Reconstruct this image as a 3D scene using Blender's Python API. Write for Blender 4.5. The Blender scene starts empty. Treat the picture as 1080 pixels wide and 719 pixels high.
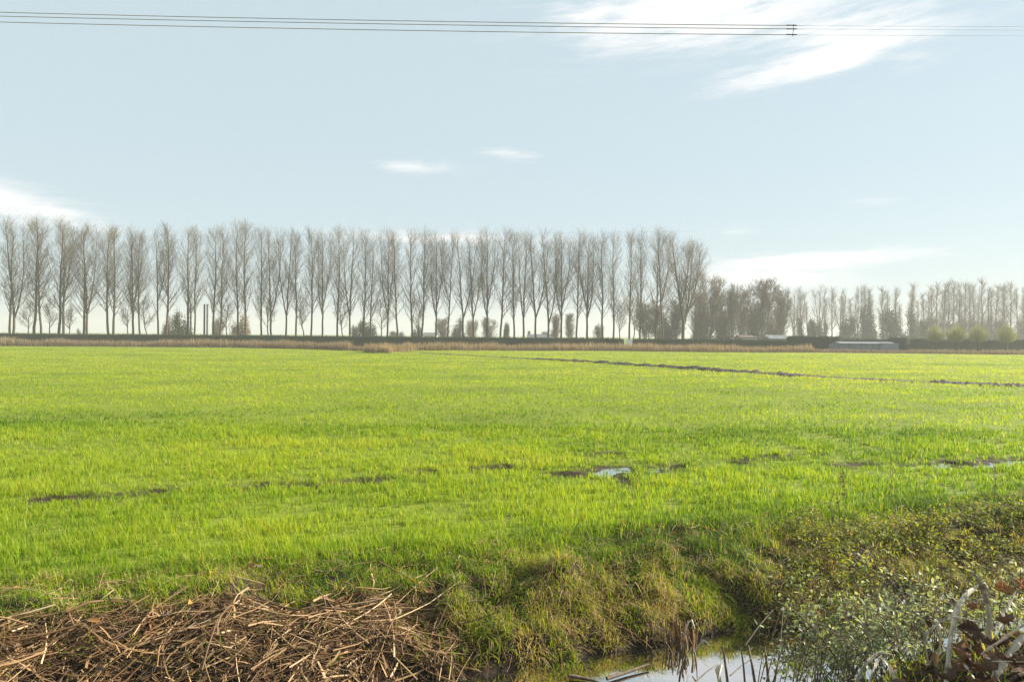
import bpy, math, numpy as np
from mathutils import Matrix
rng = np.random.default_rng(7)
SC = bpy.context.scene
COL = SC.collection
PI = math.pi
EYE = 2.0
F = 720.0            # focal length in photo pixels
ROLL = 0.0083

# ------------------------------------------------------------------ geometry helpers
def pix(px, py, d):
    """world point that the photo shows at (px, py) if it stands d metres ahead"""
    xr, yr = px - 540.0, py - 353.0
    return np.array([(xr + ROLL * yr) / F * d, d, EYE - (yr - ROLL * xr) / F * d])

def on_plane(px, py, z=0.0):
    xr, yr = px - 540.0, py - 353.0
    d = (EYE - z) * F / max(yr - ROLL * xr, 0.5)
    return pix(px, py, d)

def hash2(i, j, s):
    n = (i.astype(np.int64) * 374761393 + j.astype(np.int64) * 668265263 + s * 1442695041) & 0x7fffffff
    n = ((n ^ (n >> 13)) * 1274126177) & 0x7fffffff
    n = (n ^ (n >> 16)) & 0xffff
    return n / 65535.0

def vnoise(x, y, s=0):
    x = np.asarray(x, float); y = np.asarray(y, float)
    i = np.floor(x); j = np.floor(y)
    fx = x - i; fy = y - j
    fx = fx * fx * (3 - 2 * fx); fy = fy * fy * (3 - 2 * fy)
    a = hash2(i, j, s); b = hash2(i + 1, j, s); c = hash2(i, j + 1, s); d = hash2(i + 1, j + 1, s)
    return (a * (1 - fx) + b * fx) * (1 - fy) + (c * (1 - fx) + d * fx) * fy

def fbm(x, y, s=0, o=3):
    t = 0; a = .5; n = 0
    for k in range(o):
        t = t + a * vnoise(np.asarray(x) * 2 ** k, np.asarray(y) * 2 ** k, s + k); n += a; a *= .5
    return t / n            # 0..1

TH = math.radians(17.6); CT, ST = math.cos(TH), math.sin(TH)
def uv(x, y): return x * CT + y * ST, -x * ST + y * CT
def xy(u, v): return u * CT - v * ST, u * ST + v * CT

# bare, wet spots of the field along an old wheel rut:  photo px, py, half sizes in m, strength
SPOTS = []
for px, py, ru, rv, st in [(655, 495, .7, .36, 1.0), (600, 499, .4, .25, .8), (705, 491, .35, .22, .8), (655, 510, .25, .25, .75), (520, 492, .7, .22, .72),
                           (390, 505, .45, .25, .8), (345, 508, .3, .2, .75), (275, 511, .5, .25, .8), (175, 517, .3, .2, .7), (60, 526, .4, .25, .95), (455, 497, .45, .2, .7),
                           (1030, 487, 1.2, .35, 1.15), (960, 490, .5, .2, .8), (778, 487, .14, .22, .9), (820, 481, .8, .25, .75), (640, 478, .6, .3, .6)]:
    p = on_plane(px, py)
    SPOTS.append((p[0], p[1], ru, rv, st))

def bare(x, y):
    u, v = uv(x, y); b = np.zeros_like(np.asarray(x, float))
    for sx, sy, ru, rv, st in SPOTS:
        su, sv = uv(sx, sy)
        b = np.maximum(b, st * np.exp(-((u - su) / ru) ** 2 - ((v - sv) / rv) ** 2))
    n = np.clip(fbm(x * 4.2, y * 4.2, 31) * 1.5 - .25, 0, 1); n2 = vnoise(x * 1.1, y * 1.1, 36)
    k = np.argsort([uv(q[0], q[1])[0] for q in SPOTS[:12]]); us = np.array([uv(SPOTS[i][0], SPOTS[i][1]) for i in k])
    rut = np.exp(-((v - np.interp(u, us[:, 0], us[:, 1])) / .32) ** 2) * np.clip(n2 * 3.0 - 1.25, 0, .62)
    return np.maximum(b * (0.25 + 1.5 * n), rut * (.25 + 1.3 * n))

# the earth line between the two fields
FUR = [on_plane(*p) for p in [(395, 370), (440, 371.7), (520, 376), (600, 380.2), (690, 386.5), (760, 391), (830, 395.6), (885, 398.3), (985, 403), (1080, 406.2), (1200, 410)]]
def fur_dist(x, y):
    d = np.full(np.shape(x), 1e9); tt = np.zeros(np.shape(x))
    for k in range(len(FUR) - 1):
        a, b = FUR[k][:2], FUR[k + 1][:2]; ab = b - a
        t = np.clip(((x - a[0]) * ab[0] + (y - a[1]) * ab[1]) / (ab @ ab), 0, 1)
        dd = np.hypot(x - a[0] - t * ab[0], y - a[1] - t * ab[1])
        m = dd < d; d = np.where(m, dd, d); tt = np.where(m, k + t, tt)
    return d, tt

VP = [-6, 1.8, 2.3, 2.7, 3.4, 4.45, 4.72, 5.0, 5.4, 5.75, 6.1, 6.6]
ZP = [.4, .4, .36, .12, -.7, -.66, -.53, -.28, -.08, -.03, 0.0, 0.0]
def height(x, y):
    x = np.asarray(x, float); y = np.asarray(y, float)
    u, v = uv(x, y)
    vv = v + .16 * (fbm(u * .9, v * .3, 3) - .5) * ((v > 3.4) & (v < 7))
    z = np.interp(vv, VP, ZP)
    bank = np.clip((v - 4.5) / .3, 0, 1) * np.clip((6.5 - v) / .5, 0, 1)
    z = z + bank * (np.clip((6.3 - v) / .8, .35, 1)) * (.30 * (fbm(x * 2.2, y * 2.2, 5, 2) - .56) + .22 * (fbm(x * 5, y * 5, 6, 2) - .54))
    z = z + .42 * np.exp(-((x - 2.15) / .75) ** 2 - ((y - 2.6) / .55) ** 2)
    fld = np.clip((v - 6.0) / .8, 0, 1)
    z = z + fld * (.05 * (fbm(x * .9, y * .9, 9) - .5) + .10 * (fbm(x * .09, y * .09, 12) - .5) * np.clip((v - 9) / 10, 0, 1))
    near = (y < 20)
    z = z - np.where(near, fld * (.075 + .11 * (fbm(x * 5.5, y * 5.5, 14) - .5)) * np.clip(bare(x, y), 0, 1.1), 0)
    d, t = fur_dist(x, y)
    far = d < 2.5
    z = z + np.where(far, -.10 * np.exp(-((d) / .5) ** 2), 0)
    return z

class MB:
    def __init__(s): s.V = []; s.Q = []; s.T = []; s.A = []; s.n = 0
    def add(s, V, quads=None, tris=None, tint=None):
        V = np.asarray(V, float).reshape(-1, 3)
        if quads is not None and len(quads): s.Q.append(np.asarray(quads).reshape(-1, 4) + s.n)
        if tris is not None and len(tris): s.T.append(np.asarray(tris).reshape(-1, 3) + s.n)
        s.A.append(np.broadcast_to(np.asarray(.5 if tint is None else tint, float), (len(V),)))
        s.V.append(V); s.n += len(V)
    def mesh(s, name, mat, smooth=True):
        me = bpy.data.meshes.new(name)
        V = np.concatenate(s.V)
        Q = np.concatenate(s.Q) if s.Q else np.zeros((0, 4), int)
        T = np.concatenate(s.T) if s.T else np.zeros((0, 3), int)
        nl = Q.size + T.size
        me.vertices.add(len(V)); me.vertices.foreach_set('co', V.astype(np.float32).ravel())
        me.loops.add(nl); me.loops.foreach_set('vertex_index', np.concatenate([Q.ravel(), T.ravel()]).astype(np.int32))
        me.polygons.add(len(Q) + len(T))
        st = np.concatenate([np.arange(len(Q)) * 4, Q.size + np.arange(len(T)) * 3]).astype(np.int32)
        me.polygons.foreach_set('loop_start', st)
        me.polygons.foreach_set('use_smooth', np.full(len(st), smooth))
        me.update(calc_edges=True)
        at = me.attributes.new('tint', 'FLOAT', 'POINT'); at.data.foreach_set('value', np.concatenate(s.A).astype(np.float32))
        me.materials.append(mat)
        return me
    def obj(s, name, mat, parent=None, smooth=True):
        return link(name, s.mesh(name, mat, smooth), parent)

def link(name, data, parent=None):
    o = bpy.data.objects.new(name, data); COL.objects.link(o)
    if parent is not None: o.parent = parent
    return o
def tag(o, label=None, cat=None, group=None, kind=None):
    if label: o['label'] = label
    if cat: o['category'] = cat
    if group: o['group'] = group
    if kind: o['kind'] = kind
    return o
def root(name, loc, rz=0, sc=1.0):
    o = link(name, None); o.location = loc; o.rotation_euler = (0, 0, rz)
    o.scale = (sc, sc, sc) if np.isscalar(sc) else sc
    return o
def copy_tree(src, loc, rz=0, sc=1.0):
    r = src.copy(); COL.objects.link(r); r.location = loc; r.rotation_euler = (0, 0, rz)
    r.scale = (sc, sc, sc) if np.isscalar(sc) else sc
    for ch in list(src.children):
        c = ch.copy(); COL.objects.link(c); c.parent = r
    return r

def unit(a): return a / np.maximum(np.linalg.norm(a, axis=-1, keepdims=True), 1e-9)

def tubes(mb, A, R, sides=3, tint=.5):
    """A (M,k,3) polylines, R (M,k) radii"""
    A = np.asarray(A, float); R = np.asarray(R, float)
    M, k, _ = A.shape
    Tn = unit(np.gradient(A, axis=1))
    ref = np.where(np.abs(Tn[:, :1, 2:3]) > .8, np.array([1., 0.13, 0]), np.array([0.1, 0.05, 1.]))
    X = unit(np.cross(Tn, np.broadcast_to(ref, Tn.shape))); Y = np.cross(Tn, X)
    ang = np.arange(sides) * 2 * PI / sides
    V = A[:, :, None] + R[:, :, None, None] * (X[:, :, None] * np.cos(ang)[None, None, :, None] + Y[:, :, None] * np.sin(ang)[None, None, :, None])
    idx = np.arange(M * k * sides).reshape(M, k, sides)
    nx = np.roll(idx, -1, axis=2)
    q = np.stack([idx[:, :-1], nx[:, :-1], nx[:, 1:], idx[:, 1:]], -1)
    t = np.broadcast_to(np.asarray(tint, float).reshape(-1, 1, 1) if np.ndim(tint) else tint, (M, k, sides)).ravel()
    mb.add(V, q, None, t)

def blades(mb, P, H, W, az, lean, tint, levels=2, twist=None, droop=0.0):
    """flat tapered grass blades from roots P"""
    N = len(P); H = np.broadcast_to(H, (N,)); W = np.broadcast_to(W, (N,))
    D = np.stack([np.cos(az), np.sin(az), np.zeros(N)], 1)
    tw = (az + PI / 2) if twist is None else twist
    Wd = np.stack([np.cos(tw), np.sin(tw), np.zeros(N)], 1)
    V = np.zeros((N, 2 * levels + 1, 3))
    for l in range(levels + 1):
        t = l / levels
        up = t - .35 * lean * t * t - droop * lean * t ** 3
        c = P + np.array([0, 0, 1.]) * (H * up)[:, None] + D * (H * lean * t ** 1.7)[:, None]
        if l == levels: V[:, -1] = c
        else:
            w = W * (1 - .55 * t) * .5
            V[:, 2 * l] = c - Wd * w[:, None]; V[:, 2 * l + 1] = c + Wd * w[:, None]
    b = (np.arange(N) * (2 * levels + 1))[:, None]
    q = [b + np.array([[2 * l, 2 * l + 1, 2 * l + 3, 2 * l + 2]]) for l in range(levels - 1)]
    t = b + np.array([[2 * levels - 2, 2 * levels - 1, 2 * levels]])
    mb.add(V, np.concatenate(q) if q else None, t, np.repeat(tint, 2 * levels + 1))

def leaves(mb, P, D, Nn, L, W, tint, fold=.25):
    """small pointed leaves, folded on the midrib"""
    N = len(P); D = unit(D); S = unit(np.cross(D, Nn)); U = np.cross(S, D)
    L = np.broadcast_to(L, (N,))[:, None]; W = np.broadcast_to(W, (N,))[:, None]
    def p(t, s): return P + D * L * t + S * W * .5 * s + U * W * .5 * fold * abs(s) - U * L * .18 * t * t
    V = np.stack([p(0, 0), p(.3, -.9), p(.68, -.72), p(1, 0), p(.68, .72), p(.3, .9)], 1)
    b = (np.arange(N) * 6)[:, None]
    mb.add(V, np.concatenate([b + np.array([[0, 1, 2, 3]]), b + np.array([[0, 3, 4, 5]])]), None, np.repeat(tint, 6))

def strips(mb, A, R, tint):
    """flat straps (half width R) along polylines, each with its own roll"""
    M_, k, _ = A.shape; T = unit(np.gradient(A, axis=1))
    S = unit(np.cross(T, np.broadcast_to([0, 0, 1.], T.shape))); U = np.cross(S, T)
    a = rng.normal(0, .7, (M_, 1, 1)); S = S * np.cos(a) + U * np.sin(a)
    V = np.stack([A - S * R[..., None], A + S * R[..., None]], 2); g = np.arange(M_ * k * 2).reshape(M_, k, 2)
    mb.add(V, np.stack([g[:, :-1, 0], g[:, :-1, 1], g[:, 1:, 1], g[:, 1:, 0]], -1), None, np.repeat(tint, k * 2))

def rdir(n, r=rng): return unit(r.normal(size=(n, 3)))

def box(mb, x0, x1, y0, y1, z0, z1, tint=.5):
    V = [(x, y, z) for z in (z0, z1) for y in (y0, y1) for x in (x0, x1)]
    mb.add(V, [(0, 2, 3, 1), (4, 5, 7, 6), (0, 1, 5, 4), (2, 6, 7, 3), (0, 4, 6, 2), (1, 3, 7, 5)], None, tint)

# ------------------------------------------------------------------ materials
def newmat(name):
    m = bpy.data.materials.new(name); m.use_nodes = True
    nt = m.node_tree; nt.nodes.clear()
    return m, nt, nt.nodes.new('ShaderNodeOutputMaterial')
def ramp(nt, fac, stops):
    r = nt.nodes.new('ShaderNodeValToRGB'); e = r.color_ramp.elements
    while len(e) < len(stops): e.new(.5)
    for k, (p, c) in enumerate(stops): e[k].position = p; e[k].color = (*c, 1)
    nt.links.new(fac, r.inputs[0]); return r.outputs[0]
def noise(nt, scale, detail=4, rough=.55, co=None, typ='Object'):
    n = nt.nodes.new('ShaderNodeTexNoise'); n.inputs['Scale'].default_value = scale
    n.inputs['Detail'].default_value = detail; n.inputs['Roughness'].default_value = rough
    if co is None:
        co = nt.nodes.new('ShaderNodeTexCoord').outputs[typ]
    nt.links.new(co, n.inputs['Vector']); return n.outputs['Fac']
def math_(nt, op, a, b=None, c=None):
    n = nt.nodes.new('ShaderNodeMath'); n.operation = op
    for k, x in enumerate((a, b, c)):
        if x is None: continue
        if isinstance(x, (int, float)): n.inputs[k].default_value = x
        else: nt.links.new(x, n.inputs[k])
    return n.outputs[0]
def mixc(nt, f, a, b, mode='MIX'):
    n = nt.nodes.new('ShaderNodeMix'); n.data_type = 'RGBA'; n.blend_type = mode
    for s, x in ((n.inputs[0], f), (n.inputs[6], a), (n.inputs[7], b)):
        if isinstance(x, (int, float)): s.default_value = x
        elif isinstance(x, tuple): s.default_value = (*x, 1)
        else: nt.links.new(x, s)
    return n.outputs[2]

def plant_mat(name, stops, trans=.4, rough=.5, spec=.3, tboost=(1.5, 1.5, .8), patch=0.0, patch_scale=.3, patch_col=(0.1, 0.1, 0.02)):
    m, nt, out = newmat(name)
    at = nt.nodes.new('ShaderNodeAttribute'); at.attribute_name = 'tint'
    col = ramp(nt, at.outputs['Fac'], stops)
    if patch:
        f = math_(nt, 'MULTIPLY', ramp(nt, noise(nt, patch_scale, 3), [(.35, (0, 0, 0)), (.7, (1, 1, 1))]), patch)
        col = mixc(nt, f, col, patch_col)
    p = nt.nodes.new('ShaderNodeBsdfPrincipled'); p.inputs['Roughness'].default_value = rough
    p.inputs['Specular IOR Level'].default_value = spec
    nt.links.new(col, p.inputs['Base Color'])
    if trans:
        t = nt.nodes.new('ShaderNodeBsdfTranslucent')
        nt.links.new(mixc(nt, 1.0, col, tboost, 'MULTIPLY'), t.inputs['Color'])
        mx = nt.nodes.new('ShaderNodeMixShader'); mx.inputs[0].default_value = trans
        nt.links.new(p.outputs[0], mx.inputs[1]); nt.links.new(t.outputs[0], mx.inputs[2])
        nt.links.new(mx.outputs[0], out.inputs[0])
    else: nt.links.new(p.outputs[0], out.inputs[0])
    return m

def solid_mat(name, c1, c2, scale=6, rough=.8, bump=.0, spec=.3, metal=0):
    m, nt, out = newmat(name)
    n = noise(nt, scale, 5)
    p = nt.nodes.new('ShaderNodeBsdfPrincipled'); p.inputs['Roughness'].default_value = rough
    p.inputs['Specular IOR Level'].default_value = spec; p.inputs['Metallic'].default_value = metal
    nt.links.new(ramp(nt, n, [(.3, c1), (.7, c2)]), p.inputs['Base Color'])
    if bump:
        b = nt.nodes.new('ShaderNodeBump'); b.inputs['Strength'].default_value = bump; b.inputs['Distance'].default_value = .02
        nt.links.new(n, b.inputs['Height']); nt.links.new(b.outputs[0], p.inputs['Normal'])
    nt.links.new(p.outputs[0], out.inputs[0])
    return m

M = {}
M['crop'] = plant_mat('crop_grass', [(0, (.045, .115, .008)), (.45, (.185, .305, .016)), (.8, (.30, .395, .026)), (.93, (.40, .38, .07)), (1, (.46, .36, .15))],
                      trans=.52, tboost=(1.5, 1.35, .5), spec=.12)
M['bankgrass'] = plant_mat('bank_grass', [(0, (.05, .11, .008)), (.4, (.20, .315, .010)), (.62, (.36, .37, .035)), (.78, (.36, .28, .10)), (1, (.50, .40, .22))],
                           trans=.45, tboost=(1.5, 1.35, .6), spec=.15)
M['reed'] = plant_mat('dead_reed', [(0, (.055, .031, .015)), (.4, (.185, .10, .043)), (.75, (.39, .245, .115)), (1, (.60, .45, .26))], trans=.1, rough=.55, tboost=(1.2, 1, .8))
M['palereed'] = plant_mat('pale_dead_reed', [(0, (.20, .17, .12)), (.5, (.52, .46, .36)), (1, (.76, .69, .56))], trans=.15, rough=.5, tboost=(1.1, 1, .85))
M['reedbelt'] = plant_mat('standing_reed', [(0, (.13, .10, .06)), (.5, (.26, .195, .11)), (1, (.43, .335, .19))], trans=.35, rough=.6, tboost=(1.2, 1.05, .8))
M['deadleaf'] = plant_mat('dead_leaf', [(0, (.06, .042, .032)), (.4, (.15, .10, .068)), (.75, (.27, .15, .065)), (1, (.42, .22, .07))], trans=.3, rough=.75, spec=.15, tboost=(1.25, 1, .75))
M['bramble'] = plant_mat('bramble_leaf', [(0, (.09, .12, .06)), (.5, (.22, .265, .145)), (.8, (.35, .38, .21)), (1, (.34, .28, .10))], trans=.42, rough=.5, spec=.4, tboost=(1.5, 1.4, .7))
M['shrub'] = plant_mat('shrub_leaf', [(0, (.08, .12, .025)), (.45, (.18, .23, .04)), (.8, (.30, .31, .05)), (1, (.36, .20, .08))], trans=.42, rough=.55, spec=.25, tboost=(1.5, 1.35, .6))
M['stem'] = solid_mat('woody_stem', (.08, .055, .036), (.20, .145, .095), 20, .7)
M['bark'] = solid_mat('poplar_bark', (.042, .036, .018), (.085, .07, .034), 3, .85, .3)
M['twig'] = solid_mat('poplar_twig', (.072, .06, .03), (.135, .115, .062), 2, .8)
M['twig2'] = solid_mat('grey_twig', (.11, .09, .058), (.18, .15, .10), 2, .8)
M['willow'] = plant_mat('willow_shoot', [(0, (.36, .34, .15)), (.6, (.52, .52, .24)), (1, (.60, .62, .32))], trans=.3, tboost=(1.3, 1.2, .6))
M['evergreen'] = plant_mat('evergreen_leaf', [(0, (.025, .04, .02)), (.6, (.045, .065, .025)), (1, (.08, .09, .04))], trans=.15, rough=.8, spec=.08)
M['tanleaf'] = plant_mat('withered_leaf', [(0, (.10, .075, .035)), (.6, (.17, .12, .05)), (1, (.22, .17, .07))], trans=.3)
M['hedge'] = plant_mat('hedge_leaf', [(0, (.02, .035, .018)), (.6, (.035, .055, .022)), (1, (.06, .08, .03))], trans=.1, rough=.85, spec=.04)
M['soil'] = solid_mat('wet_soil', (.02, .014, .009), (.055, .04, .026), 6, .75, .6)
M['cable'] = solid_mat('cable_metal', (.30, .28, .23), (.42, .39, .33), 3, .5)
M['steel'] = solid_mat('dark_steel', (.06, .065, .07), (.1, .105, .11), 3, .5)
M['white'] = solid_mat('white_paint', (.62, .64, .68), (.75, .77, .8), 2, .5)
M['shed'] = solid_mat('pale_sheeting', (.14, .17, .21), (.2, .23, .27), .6, .9, spec=.1)
M['slate'] = solid_mat('roof_slate', (.07, .075, .085), (.13, .13, .14), 2, .6)
M['brick'] = solid_mat('brick', (.17, .10, .075), (.25, .16, .12), 3, .85)
M['render'] = solid_mat('pale_wall', (.5, .49, .46), (.6, .59, .55), 2, .8)
M['glass'] = solid_mat('pane', (.05, .06, .07), (.09, .1, .11), 1, .1, spec=.6)
M['redroof'] = solid_mat('roof_tile', (.09, .065, .05), (.13, .09, .07), 2, .8)
M['greenhouse'] = solid_mat('greenhouse_glass', (.13, .15, .155), (.19, .21, .215), .7, .8, spec=.1)

def water_mat(name, tintc):
    m, nt, out = newmat(name)
    p = nt.nodes.new('ShaderNodeBsdfPrincipled'); p.inputs['Base Color'].default_value = (*tintc, 1)
    p.inputs['Roughness'].default_value = .03; p.inputs['IOR'].default_value = 1.33; p.inputs['Specular IOR Level'].default_value = .5
    b = nt.nodes.new('ShaderNodeBump'); b.inputs['Strength'].default_value = .06; b.inputs['Distance'].default_value = .02
    nt.links.new(noise(nt, 5, 2), b.inputs['Height']); nt.links.new(b.outputs[0], p.inputs['Normal'])
    g = nt.nodes.new('ShaderNodeBsdfGlossy'); g.inputs['Roughness'].default_value = .03; g.inputs['Color'].default_value = (.9, .92, .94, 1)
    nt.links.new(b.outputs[0], g.inputs['Normal'])
    mx = nt.nodes.new('ShaderNodeMixShader'); mx.inputs[0].default_value = .6
    nt.links.new(p.outputs[0], mx.inputs[1]); nt.links.new(g.outputs[0], mx.inputs[2])
    nt.links.new(mx.outputs[0], out.inputs[0]); return m
M['water'] = water_mat('ditch_water', (.02, .02, .015))

def ground_mat():
    m, nt, out = newmat('ground_soil')
    tc = nt.nodes.new('ShaderNodeTexCoord').outputs['Object']
    at = nt.nodes.new('ShaderNodeAttribute'); at.attribute_name = 'tint'      # 0 bare wet soil .. 1 grown over
    n1 = noise(nt, 9, 6, .6, tc); n2 = noise(nt, .35, 4, .55, tc); n3 = noise(nt, 60, 3, .6, tc)
    soil = ramp(nt, n1, [(.3, (.016, .011, .007)), (.7, (.055, .038, .024))])
    green = ramp(nt, n3, [(.3, (.09, .12, .01)), (.7, (.2, .25, .014))])
    green = mixc(nt, ramp(nt, n2, [(.4, (0, 0, 0)), (.65, (.5, .5, .5))]), green, (.22, .27, .02))
    f = math_(nt, 'MULTIPLY', at.outputs['Fac'], ramp(nt, n1, [(.25, (.55, .55, .55)), (.6, (1, 1, 1))]))
    p = nt.nodes.new('ShaderNodeBsdfPrincipled'); p.inputs['Roughness'].default_value = .85
    p.inputs['Specular IOR Level'].default_value = .15
    nt.links.new(mixc(nt, f, soil, green), p.inputs['Base Color'])
    b = nt.nodes.new('ShaderNodeBump'); b.inputs['Strength'].default_value = .7; b.inputs['Distance'].default_value = .03
    nt.links.new(n1, b.inputs['Height']); nt.links.new(b.outputs[0], p.inputs['Normal'])
    nt.links.new(p.outputs[0], out.inputs[0]); return m
M['ground'] = ground_mat()

# ------------------------------------------------------------------ ground, water
def stops(lo, hi, step, lo2, hi2, g=1.25):
    a = list(np.arange(lo, hi + 1e-6, step)); s = step
    while a[-1] < hi2: s *= g; a.append(a[-1] + s)
    b = []; s = step; x = lo
    while x > lo2: s *= g; x -= s; b.append(x)
    return np.array(b[::-1] + a)
US = stops(-9, 14, .09, -900, 900, 1.18)
VS = np.concatenate([stops(-1, 12, .06, -300, 12, 1.3)[:-1], stops(12, 95, .6, 12, 1150, 1.25)])
UU, VV = np.meshgrid(US, VS)
GX, GY = xy(UU, VV)
GZ = height(GX, GY)
nv, nu = UU.shape
gi = np.arange(nv * nu).reshape(nv, nu)
gm = MB()
fd, ft = fur_dist(GX, GY)
grown = np.clip((VV - 5.9) / .5, 0, 1) * (1 - np.clip(bare(GX, GY) * 2.6 - .25, 0, 1)) * (1 - np.exp(-(fd / .7) ** 2))
gm.add(np.stack([GX, GY, GZ], -1), np.stack([gi[:-1, :-1], gi[:-1, 1:], gi[1:, 1:], gi[1:, :-1]], -1), None, grown.ravel())
tag(gm.obj('ground', M['ground']), kind='structure')

def sheet(name, us, vs, z):
    mb = MB(); c = [(*xy(u, v), z) for u, v in ((us[0], vs[0]), (us[1], vs[0]), (us[1], vs[1]), (us[0], vs[1]))]
    mb.add(c, [(0, 1, 2, 3)]); return tag(mb.obj(name, M['water'], smooth=False), kind='structure')
sheet('ditch_water', (-60, 80), (2.9, 5.3), -.48)
for k, (sx, sy, ru, rv, st) in enumerate(SPOTS):
    if st < .84: continue
    su, sv = uv(sx, sy)
    zz = np.percentile(height(sx + rng.uniform(-ru, ru, 60) * .6, sy + rng.uniform(-rv, rv, 60) * .6), 52)
    n = 28; mb = MB(); a = np.arange(n) * 2 * PI / n
    rr = 1.15 + .15 * np.sin(3 * a + k)
    x, y = xy(su + np.cos(a) * ru * rr, sv + np.sin(a) * rv * rr)
    V = np.concatenate([[[sx, sy, zz]], np.stack([x, y, np.full(n, zz)], 1)])
    mb.add(V, None, [(0, 1 + i, 1 + (i + 1) % n) for i in range(n)])
    tag(mb.obj('puddle', M['water'], smooth=False), kind='structure')

# ridge of turned earth between the fields
mb = MB(); pts = []
for k in range(len(FUR) - 1):
    for t in np.linspace(0, 1, 46, endpoint=False): pts.append((FUR[k] * (1 - t) + FUR[k + 1] * t, k + t))
P = np.array([p[0] for p in pts]); tt = np.array([p[1] for p in pts])
tn = unit(np.gradient(P, axis=0)); nrm = np.stack([-tn[:, 1], tn[:, 0], np.zeros(len(P))], 1)
amp = np.interp(tt, [0, 1, 1.5, 3, 4, 6, 6.7, 7, 7.9, 8.1, 10], [.04, .06, .11, .14, .22, .16, .12, .12, .12, .16, .16])
lump = fbm(np.arange(len(P)) * .8, np.zeros(len(P)), 70, 3) + .5 * (vnoise(np.arange(len(P)) * .11, np.zeros(len(P)), 75) - .4)
prof = [(-.75, -.12), (-.45, .35), (-.15, .9), (.15, 1), (.45, .4), (.75, -.12)]
rows = []
for j, (o, h) in enumerate(prof):
    q = P + nrm * (o * (.7 + .5 * vnoise(np.arange(len(P)) * .4, np.full(len(P), j), 71)))[:, None]
    q[:, 2] = height(q[:, 0], q[:, 1]) + np.where(h < 0, -.08, amp * h * (.35 + 1.2 * lump) * (.7 + .6 * vnoise(np.arange(len(P)) * .9, np.full(len(P), j * 3), 72)))
    rows.append(q)
rows = np.stack(rows, 1); gi = np.arange(len(P) * 6).reshape(-1, 6)
mb.add(rows, np.stack([gi[:-1, :-1], gi[:-1, 1:], gi[1:, 1:], gi[1:, :-1]], -1))
tag(mb.obj('soil_ridge', M['soil']), kind='structure')

# ------------------------------------------------------------------ crop grass
def scatter(n, d0, d1, power, half=.92):
    """points with density ~ d**-power ahead of the camera"""
    e = 2 - power
    d = (d0 ** e + rng.random(n) * (d1 ** e - d0 ** e)) ** (1 / e)
    a = rng.uniform(-half, half, n)
    return d * a, d
def crop(n, d0, d1, power, per, w0, hgt, wp, name, label):
    x, y = scatter(n, d0, d1, power)
    u, v = uv(x, y)
    edge = 6.05 + .5 * (fbm(u * 1.1, v * .5, 21) - .5)
    keep = v > edge
    b = bare(x, y)
    pn = fbm(x * 1.3, y * 1.3, 23); pn2 = .5 * fbm(x * .25, y * .25, 25) + .5 * fbm(u * .09, v * .55, 27)
    keep &= rng.random(n) > np.clip((b - .30) * 3.0, 0, .93) * (y < 20)
    keep &= rng.random(n) < np.clip(-.05 + 1.9 * pn, 0, 1) * (.72 + .28 * np.sin(v * 2 * PI / .42 + 1.5 * fbm(u * .3, v * .3, 28)) * (y < 45)) * np.where(y < 28, np.clip(.15 + 1.7 * vnoise(x * 4.2, y * 4.2, 29), 0, 1), 1)
    fd, ft = fur_dist(x, y)
    amp = np.interp(ft, [0, 1, 1.5, 6.6, 7, 7.9, 8.1, 10], [.3, .5, .8, .8, .75, .75, .8, .8])
    keep &= rng.random(n) > amp * 1.2 * np.exp(-(fd / .95) ** 4)
    keep &= y < 84 + 0 * x
    x, y, b, pn, pn2 = x[keep], y[keep], b[keep], pn[keep], pn2[keep]
    x = np.repeat(x, per); y = np.repeat(y, per); b = np.repeat(b, per); pn = np.repeat(pn, per); pn2 = np.repeat(pn2, per)
    N = len(x)
    x = x + rng.normal(0, .012, N) * (1 + y / 30); y = y + rng.normal(0, .012, N) * (1 + y / 30)
    z = height(x, y) - .005
    u, v = uv(x, y)
    H = hgt * rng.uniform(.55, 1.2, N) * (.5 + .95 * pn) * (1 - .45 * np.clip(b, 0, 1) * (y < 20)) * (.8 + .45 * pn2)
    H *= 1.35 - .35 * np.clip((v - 6.1) / .7, 0, 1)
    W = w0 * (y / 6.0) ** wp * rng.uniform(.7, 1.3, N)
    ln = rng.uniform(.12, .75, N)
    tint = np.clip(rng.normal(.43, .26, N) + (pn2 - .5) * 1.8 + (pn - .5) * .5 + np.clip((y - 12) / 90, 0, .3), 0, .86)
    tint = np.where(rng.random(N) < .035, rng.uniform(.9, 1, N), tint)
    mb = MB(); blades(mb, np.stack([x, y, z], 1), H, W, rng.uniform(0, 2 * PI, N), ln, tint, 2, twist=rng.uniform(0, PI, N) if y.mean() > 15 else None)
    tag(mb.obj(name, M['crop']), label, kind='stuff')
crop(105000, 5, 15, 1.3, 4, .0056, .105, .7, 'crop_grass', 'young bright green cereal grass covering the near field')
crop(210000, 15, 90, 1.4, 3, .006, .092, .62, 'crop_grass', 'bright yellow green grass of the far field up to the reeds')

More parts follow.
